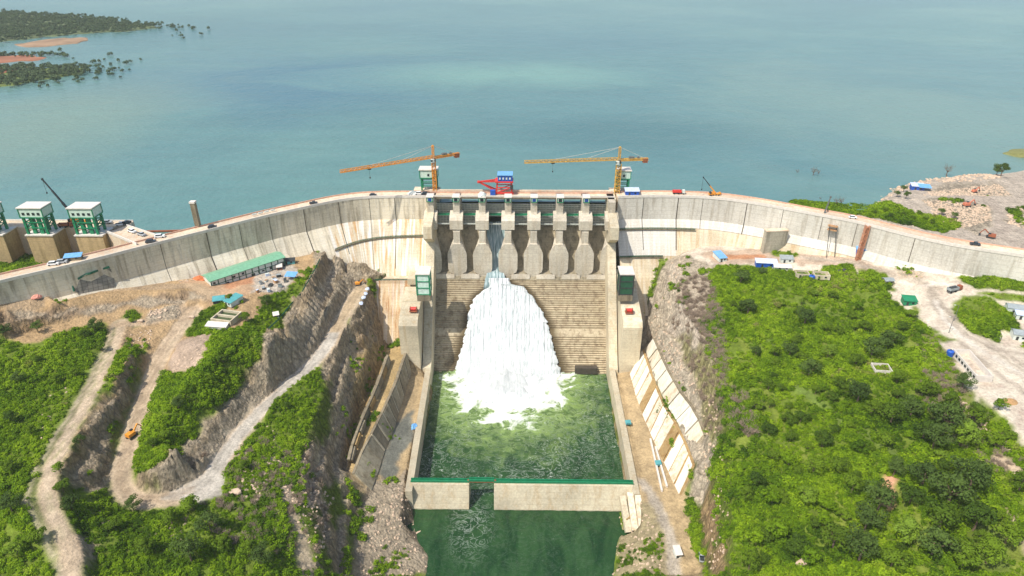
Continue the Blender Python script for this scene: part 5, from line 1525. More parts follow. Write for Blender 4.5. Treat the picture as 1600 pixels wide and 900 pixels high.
# ------------------------------------------------------------------ buildings on the left terrace
A, B = ground(330, 447), ground(446, 416)
zb = min(A.z, B.z) - .3; d = Vector((B.x - A.x, B.y - A.y, 0)); L = d.length; d.normalize(); nn = Vector((-d.y, d.x, 0)); rz = math.atan2(d.y, d.x)
r = thing('workshop_hall', 'long white hall with pale green roof at the foot of the left wing', 'building', (A.x, A.y, zb), rz)
Wd, he, hr = 10.5, 6.0, 7.6
mb = MB(); mb.side_prism([(0, 0), (0, he), (Wd / 2, hr - .25), (Wd, he), (Wd, 0)], 0, L); wl_ = mb.build('wall', M_WHITEP, r, local=True)
mb = MB(); mb.side_prism([(-.7, he + .02), (-.7, he + .25), (Wd / 2, hr + .25), (Wd + .7, he + .25), (Wd + .7, he + .02), (Wd / 2, hr + .02)], -.8, L + .8); mb.build('roof', M_ROOFG, r, local=True)
for k in range(12):
    mb = MB(); mb.box((.25 + (L - .5) * k / 11, -.15, he / 2), (.45, .4, he)); mb.build('post', M_GREEND, r, local=True)
mb = MB(); mb.box((L / 2, -.08, 3.1), (L, .2, .35)); mb.box((L / 2, -.08, he - .2), (L, .2, .35)); mb.box((L / 2, -.08, .2), (L, .2, .4)); mb.build('rail', M_GREEND, r, local=True)
for k, (f, w_, h_, z_) in enumerate(((.045, 1.4, 1.2, 4.2), (.21, 1.5, 2.0, 1.3), (.30, 1.6, 1.2, 4.2), (.42, 1.4, 1.3, 4.4), (.55, 2.2, 2.0, 1.3), (.63, 1.0, 1.2, 2.2), (.69, 1.6, .9, 2.0), (.80, 1.8, 1.8, 2.2), (.885, 2.4, 2.4, 2.2), (.96, 3.0, 3.2, 2.0))):
    mb = MB(); mb.box((L * f, -.06, z_), (w_, .2, h_)); mb.build('window' if h_ < 2.2 else 'door', M_GLASS, wl_, local=True)

def shed(name, label, c, w, dd, h, rz, wallm, roofm, roof='mono', cat='shed', open_=False, door=True, group=None, over=.4):
    r = thing(name, label, cat, (c.x, c.y, c.z - .2), rz, group)
    mb = MB()
    if open_:
        for sx in (-1, 1):
            for sy in (-1, 1):
                q = MB(); q.box((sx * (w / 2 - .2), sy * (dd / 2 - .2), h / 2), (.25, .25, h)); q.build('post', M_STEEL, r, local=True)
    else:
        if roof == 'none':
            t = .35
            for sy in (-1, 1): mb.box((0, sy * (dd / 2 - t / 2), h / 2), (w, t, h))
            for sx in (-1, 1): mb.box((sx * (w / 2 - t / 2), 0, h / 2), (t, dd - 2 * t, h))
            mb.box((0, 0, .15), (w - .8, dd - .8, .3))
        elif roof == 'gable': mb.side_prism([(-dd / 2, 0), (-dd / 2, h), (0, h + dd * .2), (dd / 2, h), (dd / 2, 0)], -w / 2, w / 2)
        else: mb.side_prism([(-dd / 2, 0), (-dd / 2, h - .3), (dd / 2, h + .4), (dd / 2, 0)], -w / 2, w / 2)
        wl = mb.build('wall', wallm, r, local=True)
        if door:
            q = MB(); q.box((-w * .2, -dd / 2 - .03, 1.1), (1.1, .12, 2.1)); q.build('door', M_DARK, wl, local=True)
            q = MB(); q.box((w * .22, -dd / 2 - .03, 1.6), (1.2, .12, 1.0)); q.build('window', M_GLASS, wl, local=True)
    if roof == 'gable':
        q = MB(); q.side_prism([(-dd / 2 - over, h - .05), (-dd / 2 - over, h + .1), (0, h + dd * .2 + .3), (dd / 2 + over, h + .1), (dd / 2 + over, h - .05), (0, h + dd * .2 + .06)], -w / 2 - over, w / 2 + over); q.build('roof', roofm, r, local=True)
    elif roof != 'none':
        q = MB(); q.side_prism([(-dd / 2 - over, h - .35), (-dd / 2 - over, h - .2), (dd / 2 + over, h + .7), (dd / 2 + over, h + .5)], -w / 2 - over, w / 2 + over); q.build('roof', roofm, r, local=True)
    return r
M_TEAL = painted('teal_sheet', (84, 156, 158), .4, .25); M_LILAC = painted('pale_lilac_sheet', (196, 208, 228), .4, .15)
shed('shed', 'teal-roofed shed above the twin concrete basins', ground(366, 474), 5.5, 8.5, 3.0, -.5, M_WHITEP, M_TEAL)
shed('shed', 'small dark shed with teal roof left of the larger teal shed', ground(343, 472), 6.0, 4.0, 2.4, .3, M_DARK, M_TEAL)
shed('shelter', 'pale blue open shelter at the right end of the long hall', ground(456, 436), 6.0, 4.2, 3.0, -.1, M_WHITEP, M_LBLUE, open_=True, cat='shelter')
shed('hut', 'tiny white hut on the edge of the big rock cut', ground(432, 496), 2.6, 2.4, 2.4, .4, M_WHITEP, M_ROOFP, cat='hut')
shed('hut', 'pink-walled hut in front of the long hall', ground(437, 421), 3.0, 3.0, 2.6, .3, M_RUST, M_ROOFP, cat='hut')
shed('shed', 'teal site shed at the right end of the long hall', ground(452, 412), 7, 3.0, 2.6, .2, M_TEAL, M_DARK)
# twin basins
c0 = ground(355, 500); r = thing('settling_basin', 'twin concrete basin of dark green water on the left terrace', 'basin', (c0.x, c0.y, c0.z), -.22)
mb = MB(); W_, D_, t = 12.0, 10.5, .7
for sx in (-1, 0, 1) : pass
for sy in (-1, 0, 1): mb.box((0, sy * (D_ / 2 - t / 2), 1.2), (W_, t, 3.2))
for sx in (-1, 1): mb.box((sx * (W_ / 2 - t / 2), 0, 1.2), (t, D_ - .02, 3.19))
mb.box((0, 0, -.2), (W_ - .1, D_ - .1, .4)); mb.build('basin_wall', M_WALL, r, local=True)
mb = MB(); mb.box((0, 0, 1.4), (W_ - 1.2, D_ - 1.2, .1)); mb.build('water', painted('still_green_water', (62, 78, 44), .15, .15), r, local=True)
shed('shed', 'low white corrugated shed in front of the twin basins', ground(340, 512), 11, 3.2, 2.0, -.12, M_WHITEP, M_ROOFP, door=False)
# stored goods in front of the hall
cols = [M_TIN, M_WHITEP, M_STEEL, M_WOOD, M_DARK, M_LILAC]
for i, (x, y) in enumerate(((408,444),(416,440),(423,447),(431,442),(412,452),(420,456),(438,449),(427,436),(446,441),(403,458),(436,433),(418,431))):
    p = ground(x, y); w_, h_ = rnd.uniform(1.6, 3.4), rnd.uniform(.8, 1.8)
    r = thing('crate', ('low' if h_ < 1.3 else 'tall') + ' stacked crate among the stores in front of the long hall', 'crate', (p.x, p.y, p.z), rnd.uniform(0, 3), 'crates stored before the hall')
    r['label'] = 'crate or bundle among the stores in front of the long hall'
    mb = MB(); mb.box((0, 0, h_ / 2), (w_, w_ * .6, h_), taper=.97); mb.build('box', cols[i % 6], r, local=True)
    mb = MB(); mb.box((0, 0, h_ + .06), (w_ * 1.03, w_ * .63, .12)); mb.build('lid', cols[(i + 2) % 6], r, local=True)
# pink tarp heap, white sacks, blue tarp
def heap(name, label, cat, p, sx, sy, h, mat, seed=0, jag=.3, n=18):
    mb = MB(); V = []; 
    for i in range(7):
        for j in range(n):
            t = i / 6; a = 2 * math.pi * j / n
            rr_ = (1 - t ** 1.6) * (1 + jag * (vnoise1(j * .7 + seed * 3, seed + i) - .5))
            V.append((p.x + math.cos(a) * rr_ * sx, p.y + math.sin(a) * rr_ * sy, p.z - .3 + h * (1 - (1 - t) ** 1.8) * (1 + jag * (vnoise1(i * 1.3 + j, seed) - .5))))
    fs_ = [(i * n + j, i * n + (j + 1) % n, (i + 1) * n + (j + 1) % n, (i + 1) * n + j) for i in range(6) for j in range(n)]
    mb.add(V, fs_); return tag(mb.build(name, mat), label, cat)
M_PINK = painted('faded_pink_tarp', (222, 150, 130), .8)
heap('tarpaulin_heap', 'faded pink tarpaulin heap at the foot of the far left wing', 'tarpaulin', ground(56, 464), 3, 2.4, 2.2, M_PINK, 2)
heap('earth_heap', 'orange earth heap left of the long hall', 'earth heap', ground(314, 436), 4.5, 3, 2.2, painted('orange_clay', (196, 112, 66), .95), 5)
heap('tarpaulin', 'crumpled bright blue tarpaulin on the left basin platform', 'tarpaulin', ground(648, 668), 2.0, 2.6, 1.8, M_LBLUE, 4, .6)
for i, (x, y) in enumerate(((574,452),(571,459),(568,466),(564,474))):
    heap('sack_pile', 'white sack pile on the outer verge at the top of the haul road', 'sacks', ground(x, y), 1.5, 2.0, 1.0, M_LILAC, 10 + i)['group'] = 'white sacks on the haul road verge'
M_PATCH = NT('ribbed_patch'); _b = M_PATCH.n('ShaderNodeTexBrick'); _b.inputs['Scale'].default_value = 0.42
_g = M_PATCH.n('ShaderNodeSeparateXYZ'); M_PATCH.l(M_PATCH.pos(), _g.inputs[0]); _cx = M_PATCH.n('ShaderNodeCombineXYZ'); M_PATCH.l(_g.outputs[0], _cx.inputs[0]); M_PATCH.l(_g.outputs[2], _cx.inputs[1]); M_PATCH.l(_cx.outputs[0], _b.inputs['Vector'])
_b.offset = 0.0; _b.inputs['Color1'].default_value = (.26, .24, .20, 1); _b.inputs['Color2'].default_value = (.20, .19, .16, 1); _b.inputs['Mortar'].default_value = (.10, .09, .07, 1); _b.inputs['Mortar Size'].default_value = .04; _b.inputs['Row Height'].default_value = .8; _b.inputs['Brick Width'].default_value = .8
M_PATCH.color(_b.outputs[0]); M_PATCH.rough(.9); M_PATCH = M_PATCH.m
# green net fence round the excavation beneath the left wing
fn = thing('net_fence', 'dark green net fence round the excavated patch under the left wing', 'fence', tuple(ground(135, 456)))
fp = [ground(x, y) for x, y in ((107,450),(112,455),(130,458),(150,455),(175,450),(208,443))]
mb = MB()
for a, b in zip(fp[:-1], fp[1:]): mb.beam(a + Vector((0, 0, 1)), b + Vector((0, 0, 1)), .25, 2.0)
mb.build('netting', M_NET, fn)
def on_wing(P, px, py, out=0.15):
    best = None
    for z in np.arange(60, 103, .5):
        p = at(px, py, float(z)); i = min(range(len(P)), key=lambda k: abs(P[k].x - p.x)); o = 0 if z > BEND else FACE(z)
        e = abs(P[i].y + o - p.y)
        if best is None or e < best[0]: best = (e, p, i)
    nrm = (LN if P is LP else RN)[best[2]]
    return best[1] - nrm * out
ed = [on_wing(LP, x, y) for x, y in ((116, 455), (114, 446), (117, 438), (124, 434), (133, 429), (141, 427), (156, 421), (171, 417))]
lowr = [on_wing(LP, x, y) for x, y in ((181, 450), (150, 456), (128, 459))]
mb = MB(); mb.add(ed + [on_wing(LP, 178, 432)] + lowr, [tuple(range(len(ed) + 4))]); 
mb.build('ribbed_wall_patch', M_PATCH, dam)
mb = MB()
for a, b in zip(ed[:-1], ed[1:]): mb.beam(a, b, .5, 1.1)
mb.build('net_strip', M_NET, fn)
# debris netting along the top edge of the rock cut
ef = thing('edge_fence', 'thin green mesh fence along the top edge of the big rock cut', 'fence', tuple(ground(470, 470)))
ep = [ground(x, y) for x, y in ((500,408),(492,424),(483,444),(470,462),(455,478),(437,500),(420,518))]
mb = MB(); mp_ = MB()
for a, b in zip(ep[:-1], ep[1:]): mb.beam(a + Vector((0, 0, 1.1)), b + Vector((0, 0, 1.1)), .12, .5); mb.beam(a + Vector((0, 0, .5)), b + Vector((0, 0, .5)), .1, .3)
for a in ep: mp_.beam(a, a + Vector((0, 0, 1.5)), .16)
mb.build('netting', M_NET, ef); mp_.build('post', M_STEEL, ef)

# ------------------------------------------------------------------ right terrace
A, B = ground(1192, 397), ground(1226, 391); d = Vector((B.x - A.x, B.y - A.y, 0)); L = d.length; rz = math.atan2(d.y, d.x)
r = thing('concrete_monolith', 'free-standing grey concrete block wall on the right terrace', 'concrete block', (A.x, A.y, A.z - 1), rz)
mb = MB(); mb.box((L / 2, 2.0, 8.0), (L, 4.0, 16.0)); mb.build('block', M_UP if False else concrete('monolith_concrete', (168, 160, 140), stain=(90, 84, 66), stain_amt=.6), r, local=True)
mb = MB(); mb.box((L / 2, 2.0, 16.3), (L + .3, 4.3, .6)); mb.build('cap', M_DECK, r, local=True)
shed('lean_to', 'light blue sloping lean-to at the cliff edge of the right terrace', ground(1124, 405), 5, 9, 3.0, .25, M_WHITEP, M_LBLUE, cat='lean-to')
shed('shed', 'blue-walled shed with pale roof near the concrete block wall', ground(1196, 416), 12.5, 4.6, 3.4, -.12, M_BLUE, M_LILAC)
shed('hut', 'grey-roofed hut between the blue shed and the roofless huts', ground(1228, 409), 7.5, 4, 3.0, -.1, M_WHITEP, M_TIN, cat='hut')
shed('shed', 'long low white shed right of the blue-walled shed', ground(1222, 421), 10, 3.0, 2.4, -.1, M_WHITEP, M_ROOFP)
shed('hut', 'roofless hut left of the small blue tank', ground(1252, 432), 7.5, 5.5, 3.0, -.12, M_WALL, M_TIN, 'none', cat='hut')
shed('hut', 'roofless hut right of the small blue tank', ground(1282, 434), 9.0, 5.5, 3.0, -.12, M_WALL, M_TIN, 'none', cat='hut')
def tank(label, p, rad, h, mat, group=None):
    r = thing('water_tank', label, 'water tank', tuple(p), 0, group)
    mb = MB(); mb.tube([(0, 0, 0), (0, 0, h * .8), (0, 0, h * .93), (0, 0, h)], [rad, rad, rad * .75, rad * .3], 14); mb.build('tank_body', mat, r, local=True, smooth=False)
    mb = MB(); mb.tube([(0, 0, h), (0, 0, h + .2)], rad * .28, 10); mb.build('lid', M_DARK, r, local=True)
tank('small blue water tank between the roofless huts', ground(1268, 436), 1.8, 2.6, M_BLUE)
for x, y, lb in ((1309,428,'left one of three black water tanks in the grass'), (1318,427,'middle one of three black water tanks in the grass'), (1323,435,'lowest of three black water tanks in the grass')):
    tank(lb, ground(x, y), 1.3, 2.6, M_DARK, 'black water tanks')
tank('blue water tank beside the roofless long building', ground(1483, 556), 1.6, 3.2, M_BLUE)
M_STAIR = painted('faded_rust_stair', (188, 128, 92), .8)
# stair tower on the face of the right wing
A = ground(1349, 396); i_ = min(range(len(RP)), key=lambda i: abs(RP[i].x - at(1357, 352, 103).x)); tp = RP[i_] - RN[i_] * 1.5
r = thing('stair_tower', 'rust-red scaffold stair climbing the right wing of the dam', 'stair tower', tuple(A))
ft = Vector((tp.x, tp.y, 82)) - RN[i_] * 3
mb = MB(); mb.truss((ft.x, ft.y, 80), (tp.x, tp.y, 103.4), 2.4, 1.8, 12, .28); mb.build('frame', M_STAIR, r)
mb = MB()
for k in range(24): mb.box(ft.lerp(Vector((tp.x, tp.y, 103)), k / 24), (2.0, 1.4, .2))
mb.build('tread', M_STAIR, r)
shed('hut', 'hut with light blue roof at the foot of the rust-red stair', ground(1346, 396), 7.5, 5, 3.6, -.2, M_BLUE, M_LBLUE, 'gable', cat='hut')
shed('kiosk', 'small dark kiosk at the foot of the right wing left of the stair', ground(1316, 390), 2.6, 2, 3.0, -.2, M_DARK, M_STEEL, cat='kiosk')
sc = thing('scaffold', 'brown hanging work platform with two posts on the right wing', 'scaffold', tuple(ground(1294, 392)))
i_ = min(range(len(RP)), key=lambda i: abs(RP[i].x - at(1292, 345, 98).x)); q = RP[i_] - RN[i_] * 2.2
mb = MB()
for zz in (96, 98.5): mb.box((q.x, q.y, zz), (5.5, 3, .35), math.atan2(-RN[i_].x, RN[i_].y))
mb.build('work_platform', M_WOOD, sc); mb = MB()
for s_ in (-2, 2): mb.beam((q.x + s_, q.y, 99), (q.x + s_ * 1.3, q.y - 6, 80), .3)
mb.build('post', M_DARK, sc)
shed('gazebo', 'small grey gazebo on the planted mound beside the yard', ground(1386, 443), 5, 4, 2.8, .1, M_DARKC, M_TIN, 'gable', cat='gazebo', open_=False)
shed('guard_hut', 'green guard hut beside the wide yard', ground(1419, 474), 6.5, 5, 3.2, -.15, M_GREEN, M_GREEN, cat='hut')
shed('foundation', 'pale roofless square foundation among the bushes', ground(1376, 580), 8.0, 6.5, 2.6, -.1, M_ROOFP, M_TIN, 'none', cat='foundation', door=False)
A, B = ground(1492, 556), ground(1527, 601); d = Vector((B.x - A.x, B.y - A.y, 0)); L = d.length
r = shed('ruin', 'long roofless pale building beside the right yard', (A + B) / 2 + Vector((3.0, 1.2, 0)), L, 7.5, 3.6, math.atan2(d.y, d.x), M_ROOFP, M_TIN, 'none', cat='building', door=False)
for k in range(8):
    mb = MB(); mb.box((-L / 2 + L * (k + .5) / 8, -3.77, 2.0), (1.5, .15, 1.3)); mb.build('window', M_GLASS, r, local=True)
heap('sand_heap', 'brown sand heap on the right yard', 'sand heap', ground(1578, 628), 3.2, 2.5, 1.3, painted('brown_sand', (176, 138, 92), .95), 8)
for x, y, lb, m in ((1586,487,'grey-roofed house at the right picture edge beside the planted strip', M_TIN), (1590,528,'small tin-roofed hut below the right planted strip', M_TIN)):
    shed('house', lb, ground(x, y), 9 if y < 500 else 6, 5.5, 3.2, -.3, M_WHITEP, m, 'gable', cat='house')
shed('house', 'second tin roof behind the grey-roofed house at the right edge', ground(1597, 497), 7, 4, 3.0, -.3, M_WHITEP, M_LILAC, cat='house')
for x, y, h, lb in ((1482, 521, 9, 'lamp post on the verge left of the road curve'), (1490, 502, 9, 'lamp post on the inside of the road curve')):
    p = ground(x, y); r = thing('street_lamp', lb, 'street lamp', tuple(p), 0, 'street lamps by the road curve')
    mb = MB(); mb.tube([(0, 0, 0), (0, 0, h)], [.16, .1], 8); mb.build('pole', M_STEEL, r, local=True)
    mb = MB(); mb.beam((0, 0, h), (-1.8, 0, h + .5), .12); mb.build('arm', M_STEEL, r, local=True)
    mb = MB(); mb.box((-2.1, 0, h + .45), (.9, .35, .2)); mb.build('lamp_head', M_WHITEP, r, local=True)
# quarry huts, crest clutter
shed('shed', 'blue and white shed on the tip of the upstream headland', ground(1432, 296), 8, 5, 3.4, -.2, M_BLUE, M_LILAC)
shed('shelter', 'pale open shelter right of the blue and white headland shed', ground(1443, 297), 7, 5, 3.0, -.2, M_WHITEP, M_LBLUE, open_=True, cat='shelter')
shed('shed', 'blue and white sheeted shed on the crest beside the right tower crane', V3(987, 303), 9, 5, 3.2, 0, M_BLUE, M_LILAC)
shed('shed', 'blue-white roofed shed behind the far left crest', V3(116, 405.5), 8, 3.5, 2.6, .26, M_DARKC, M_LBLUE)
heap('sheeted_stack', 'white sheeted stack on the crest left of the spillway', 'stack', V3(647, 303), 4.5, 2.0, 2.4, M_WHITEP, 9)
heap('sheet_bundle', 'white wrapped bundle on the third cabin from the left', 'bundle', Vector((PCX[2], 420.5, 106.8)), 2.6, 3.4, 2.4, M_WHITEP, 12)
for x, y, lb in ((981, 664, 'small green kiosk on the right basin wall'), (1028, 728, 'small green kiosk farther along the right basin platform')):
    shed('kiosk', lb, ground(x, y), 2.4, 2.0, 2.0, .1, M_GREEND, M_TEAL, cat='kiosk')
shed('container', 'white container by the river path on the lower right', ground(1058, 866), 2.6, 4.2, 2.6, .15, M_WHITEP, M_ROOFP, cat='container')
car('silver pickup at the bottom of the river path on the right', ground(1096, 872), 1.4, M_CSIL, True, s=1.2)
for k, (x, y, lb) in enumerate(((992, 752, 'first'), (1008, 758, 'second'))): pass
# long kerb slabs on the right platform
r = thing('guard_wall', 'double white kerb wall running along the right basin platform', 'wall', tuple(ground(1022, 700)))
for a, b in (((1016, 688), (1034, 770)), ((1024, 700), (1042, 762))):
    mb = MB(); mb.beam(ground(*a) + Vector((0, 0, .5)), ground(*b) + Vector((0, 0, .5)), .9, 1.2); mb.build('kerb', M_ROOFP, r)
# pipe row on the left crest edge, white
r = thing('pipe_bundle', 'row of white pipes on the upstream edge of the left crest', 'pipes', tuple(V3(415, 330)))
mb = MB()
for k in range(4): mb.beam(at(394 + k * 9.5, 335.5 - k * 2.2, 104.3), at(401 + k * 9.5, 333.9 - k * 2.2, 104.3), .8)
mb.build('pipe', M_WHITEP, r)
# ------------------------------------------------------------------ plants
def leaf_mat(name, stops, trans=0.3):
    m = NT(name)
    oi = m.n('ShaderNodeObjectInfo')
    big = m.noise(m.pos(), 0.035, 3, 0.5)
    v = m.math('ADD', m.math('MULTIPLY', oi.outputs['Random'], 0.55), m.math('MULTIPLY', m.math('ADD', big, -0.5), 1.5))
    v = m.math('ADD', v, 0.22)
    c = m.ramp(v, stops)
    f = m.noise(m.pos(), 1.3, 2, 0.5)
    c = m.mix(0.4, c, m.ramp(f, [(0.3, 0.25), (0.7, 0.8)]), 'OVERLAY')
    m.color(c); m.rough(0.7); m.b.inputs['Specular IOR Level'].default_value = 0.1
    tr = m.n('ShaderNodeBsdfTranslucent'); m.l(m.mix(1.0, c, (1.0, 1.15, 0.5, 1), 'MULTIPLY'), tr.inputs[0])
    mx = m.n('ShaderNodeMixShader'); mx.inputs[0].default_value = trans
    m.l(m.b.outputs[0], mx.inputs[1]); m.l(tr.outputs[0], mx.inputs[2]); m.l(mx.outputs[0], m.out.inputs['Surface'])
    return m.m
M_LEAF = leaf_mat('shrub_leaves', [(0.0, (0.045, 0.095, 0.006, 1)), (0.3, (0.11, 0.20, 0.006, 1)), (0.6, (0.19, 0.30, 0.008, 1)), (0.85, (0.28, 0.40, 0.014, 1)), (1.0, (0.25, 0.25, 0.07, 1))])
M_TREEL = leaf_mat('tree_leaves', [(0.0, (0.04, 0.08, 0.010, 1)), (0.4, (0.09, 0.15, 0.010, 1)), (0.75, (0.15, 0.235, 0.012, 1)), (1.0, (0.20, 0.30, 0.035, 1))], .25)
M_DARKLEAF = leaf_mat('dark_leaves', [(0.0, (0.045, 0.08, 0.015, 1)), (1.0, (0.11, 0.17, 0.03, 1))], .2)
M_DRYLEAF = painted('dry_twigs', (150, 132, 112), .95)
M_BARK = painted('bark', (112, 94, 74), .95)
def leaf_blob(mb, c, r, n, size, rg, flat=0.75):
    for _ in range(n):
        while True:
            d = Vector((rg.uniform(-1, 1), rg.uniform(-1, 1), rg.uniform(-.6, 1)))
            if 0.2 < d.length < 1: break
        d = d.normalized() * (d.length ** 0.45)
        p = c + Vector((d.x * r, d.y * r, d.z * r * flat))
        nm = (d.normalized() + Vector((rg.uniform(-.8, .8), rg.uniform(-.8, .8), rg.uniform(-.2, 1.0)))).normalized()
        a = nm.cross(Vector((rg.random() - .5, rg.random() - .5, rg.random() - .5))).normalized(); b = nm.cross(a)
        s1, s2 = size * rg.uniform(.6, 1.3), size * rg.uniform(.5, 1.0)
        i = len(mb.v)
        mb.v += [p - a * s1, p - b * s2 * .7 , p + a * s1, p + b * s2 * .8]
        mb.f.append((i, i + 1, i + 2, i + 3))
rg = random.Random(11)
def tree_mesh(h, spread, kind, rg):
    """trunk with limbs, crown of leaf clumps"""
    tk, cr = MB(), MB()
    fork = h * (.45 if kind != 'flat' else .6)
    bend = Vector((rg.uniform(-.3, .3), rg.uniform(-.3, .3), 0))
    tk.tube([(0, 0, -.6), (bend.x * .5, bend.y * .5, fork * .5), (bend.x, bend.y, fork)], [h * .04, h * .032, h * .024], 7)
    nb = 9 if kind != 'bare' else 12
    for k in range(nb):
        a = 2 * math.pi * k / nb + rg.uniform(-.4, .4); rr = spread * rg.uniform(.35, .85)
        zt = h * (rg.uniform(.55, .92) if kind == 'round' else rg.uniform(.8, .9) if kind == 'flat' else rg.uniform(.6, 1.0))
        e = Vector((math.cos(a) * rr, math.sin(a) * rr, zt)); mid = bend.lerp(e, .5); mid.z = fork + (zt - fork) * .35
        tk.tube([(bend.x, bend.y, fork * rg.uniform(.75, 1)), mid, e], [h * .014, h * .009, h * .004], 5)
        if kind == 'bare':
            for _ in range(7):
                q = mid.lerp(e, rg.uniform(.1, 1)); t2 = q + Vector((rg.uniform(-1, 1), rg.uniform(-1, 1), rg.uniform(.2, 1.1))) * spread * .3
                tk.tube([q, t2], [h * .005, h * .0025], 4)
        else:
            cr_r = spread * rg.uniform(.28, .42)
            leaf_blob(cr, e, cr_r, int(70 * (cr_r / 2) ** 1.6) + 40, .42, rg, .7 if kind == 'round' else .35)
    if kind != 'bare':
        for _ in range(4):
            a = rg.uniform(0, 6.28); rr = spread * rg.uniform(0, .4)
            leaf_blob(cr, Vector((math.cos(a) * rr, math.sin(a) * rr, h * (.9 if kind == 'round' else .88))), spread * rg.uniform(.25, .4), 120, .42, rg, .6 if kind == 'round' else .3)
    return tk, cr
def tree_proto(name, label, kind, h, spread, loc, leaf, group, rg, cat='tree'):
    tk, cr = tree_mesh(h, spread, kind, rg)
    r = thing(name, label, cat, tuple(loc), rg.uniform(0, 6.28), group)
    tk.build('trunk', M_BARK, r, local=True)
    if cr.v: cr.build('crown', leaf, r, local=True)
    return r
def place_copy(src, label, loc, s, rz, group=None):
    c = copy_tree(src); c.location = loc; c.rotation_euler = (0, 0, rz); c.scale = (s, s, s * rnd.uniform(.88, 1.12)); c['label'] = label
    if group: c['group'] = group
    return c
# bushes: six kinds, each a real bush on the ground, then scattered as ground cover
bush = []
for k, (x, y) in enumerate(((1290, 437), (1352, 437), (1418, 428), (1415, 423), (205, 502), (470, 427))):
    mb = MB(); rr = random.Random(50 + k)
    for _ in range(5):
        leaf_blob(mb, Vector((rr.uniform(-.6, .6), rr.uniform(-.6, .6), rr.uniform(.25, .8))), rr.uniform(.55, .9), 26, .25, rr, .85)
    o = mb.build('bush', M_LEAF); o.location = ground(x, y); o.scale = (1.6,) * 3
    tag(o, ('round green bush on the grassy patch above the forest near the water tanks', 'green bush on the grass strip left of the gazebo', 'green bush on the stony mound, right side', 'green bush on the stony mound, left side', 'green bush on the small grass islet between the left tracks', 'green bush beside the stores on the left terrace')[k], 'bush', 'single green bushes')
    bush.append(o)
dens = np.clip(VEG - .12 * (VEG > .5) + fbm(XX, YY, 15, 3, 41) * 1.15 * (VEG > .02) + fbm(XX, YY, 3.5, 2, 42) * 0.4 * (VEG > .02), 0, 1)
core = (XX > -330) & (XX < 330) & (YY > 150) & (YY < 440)
RS = np.random.RandomState(5)
ROADW = blur((KIND == 1).astype(float), 2)
def scatter(n, thr, smin, smax, seed, power=1.0, region=None):
    RS = np.random.RandomState(seed)
    x = RS.uniform(-330, 330, n); y = RS.uniform(150, 440, n)
    i = np.clip(np.searchsorted(GX, x), 0, NX - 1); j = np.clip(np.searchsorted(GY, y), 0, NY - 1)
    d = dens[j, i]
    keep = (RS.rand(n) < ((d - thr) / (1 - thr)) ** power) & (d > thr)
    # only what the picture's frame can hold, with a margin
    z = height(x, y)
    vx, vy, vz = x, y, z - CAM_H
    dep = vx * FW.x + vy * FW.y + vz * FW.z
    px = 800 + F * (vx * RT.x + vy * RT.y) / dep; py = 450 - F * (vx * UP.x + vy * UP.y + vz * UP.z) / dep
    keep &= (px > -160) & (px < 1760) & (py < 1040) & (z > 1.2) & (ROADW[j, i] < .04)
    keep &= ~((np.abs(x) < 62) & (y > 250))
    big = fbm(x, y, 22, 3, 60)
    s = RS.uniform(smin, smax, n) * (1 + 1.3 * np.clip(big, -.3, .5))
    s = s * np.clip(1.05 - 1.2 * blur(ROADW, 4)[j, i], .45, 1)
    return np.stack([x, y, z - 0.15], 1)[keep], s[keep]
def instancer(name, label, pts, sc, sources, cat='shrubs'):
    me = bpy.data.meshes.new(name)
    me.vertices.add(len(pts)); me.vertices.foreach_set('co', pts.astype(np.float32).ravel())
    a = me.attributes.new('size', 'FLOAT', 'POINT'); a.data.foreach_set('value', sc.astype(np.float32))
    me.update()
    o = bpy.data.objects.new(name, me); COL.objects.link(o); tag(o, label, cat, kind='stuff')
    ng = bpy.data.node_groups.new(name, 'GeometryNodeTree')
    ng.interface.new_socket('Geometry', in_out='INPUT', socket_type='NodeSocketGeometry')
    ng.interface.new_socket('Geometry', in_out='OUTPUT', socket_type='NodeSocketGeometry')
    N, L = ng.nodes, ng.links
    gi, go = N.new('NodeGroupInput'), N.new('NodeGroupOutput')
    g2i = N.new('GeometryNodeJoinGeometry')
    for s in sources:
        oi = N.new('GeometryNodeObjectInfo'); oi.transform_space = 'ORIGINAL'; oi.inputs['Object'].default_value = s; oi.inputs['As Instance'].default_value = True
        L.new(oi.outputs['Geometry'], g2i.inputs[0])
    ip = N.new('GeometryNodeInstanceOnPoints'); ip.inputs['Pick Instance'].default_value = True
    ri = N.new('FunctionNodeRandomValue'); ri.data_type = 'INT'; ri.inputs[4].default_value = 0; ri.inputs[5].default_value = len(sources) - 1; ri.inputs['Seed'].default_value = 3
    L.new(ri.outputs[2], ip.inputs['Instance Index'])
    rr = N.new('FunctionNodeRandomValue'); rr.data_type = 'FLOAT_VECTOR'; rr.inputs[0].default_value = (-.15, -.15, 0); rr.inputs[1].default_value = (.15, .15, 6.28)
    L.new(rr.outputs[0], ip.inputs['Rotation'])
    at_ = N.new('GeometryNodeInputNamedAttribute'); at_.data_type = 'FLOAT'; at_.inputs[0].default_value = 'size'
    L.new(at_.outputs[0], ip.inputs['Scale'])
    L.new(gi.outputs[0], ip.inputs['Points']); L.new(g2i.outputs[0], ip.inputs['Instance']); L.new(ip.outputs[0], go.inputs[0])
    md = o.modifiers.new('scatter', 'NODES'); md.node_group = ng
    return o
p, s = scatter(210000, 0.22, 0.45, 1.75, 9)
instancer('shrub_cover', 'dense green shrubs covering the hillsides', p, s, bush)
NBUSH = len(p)
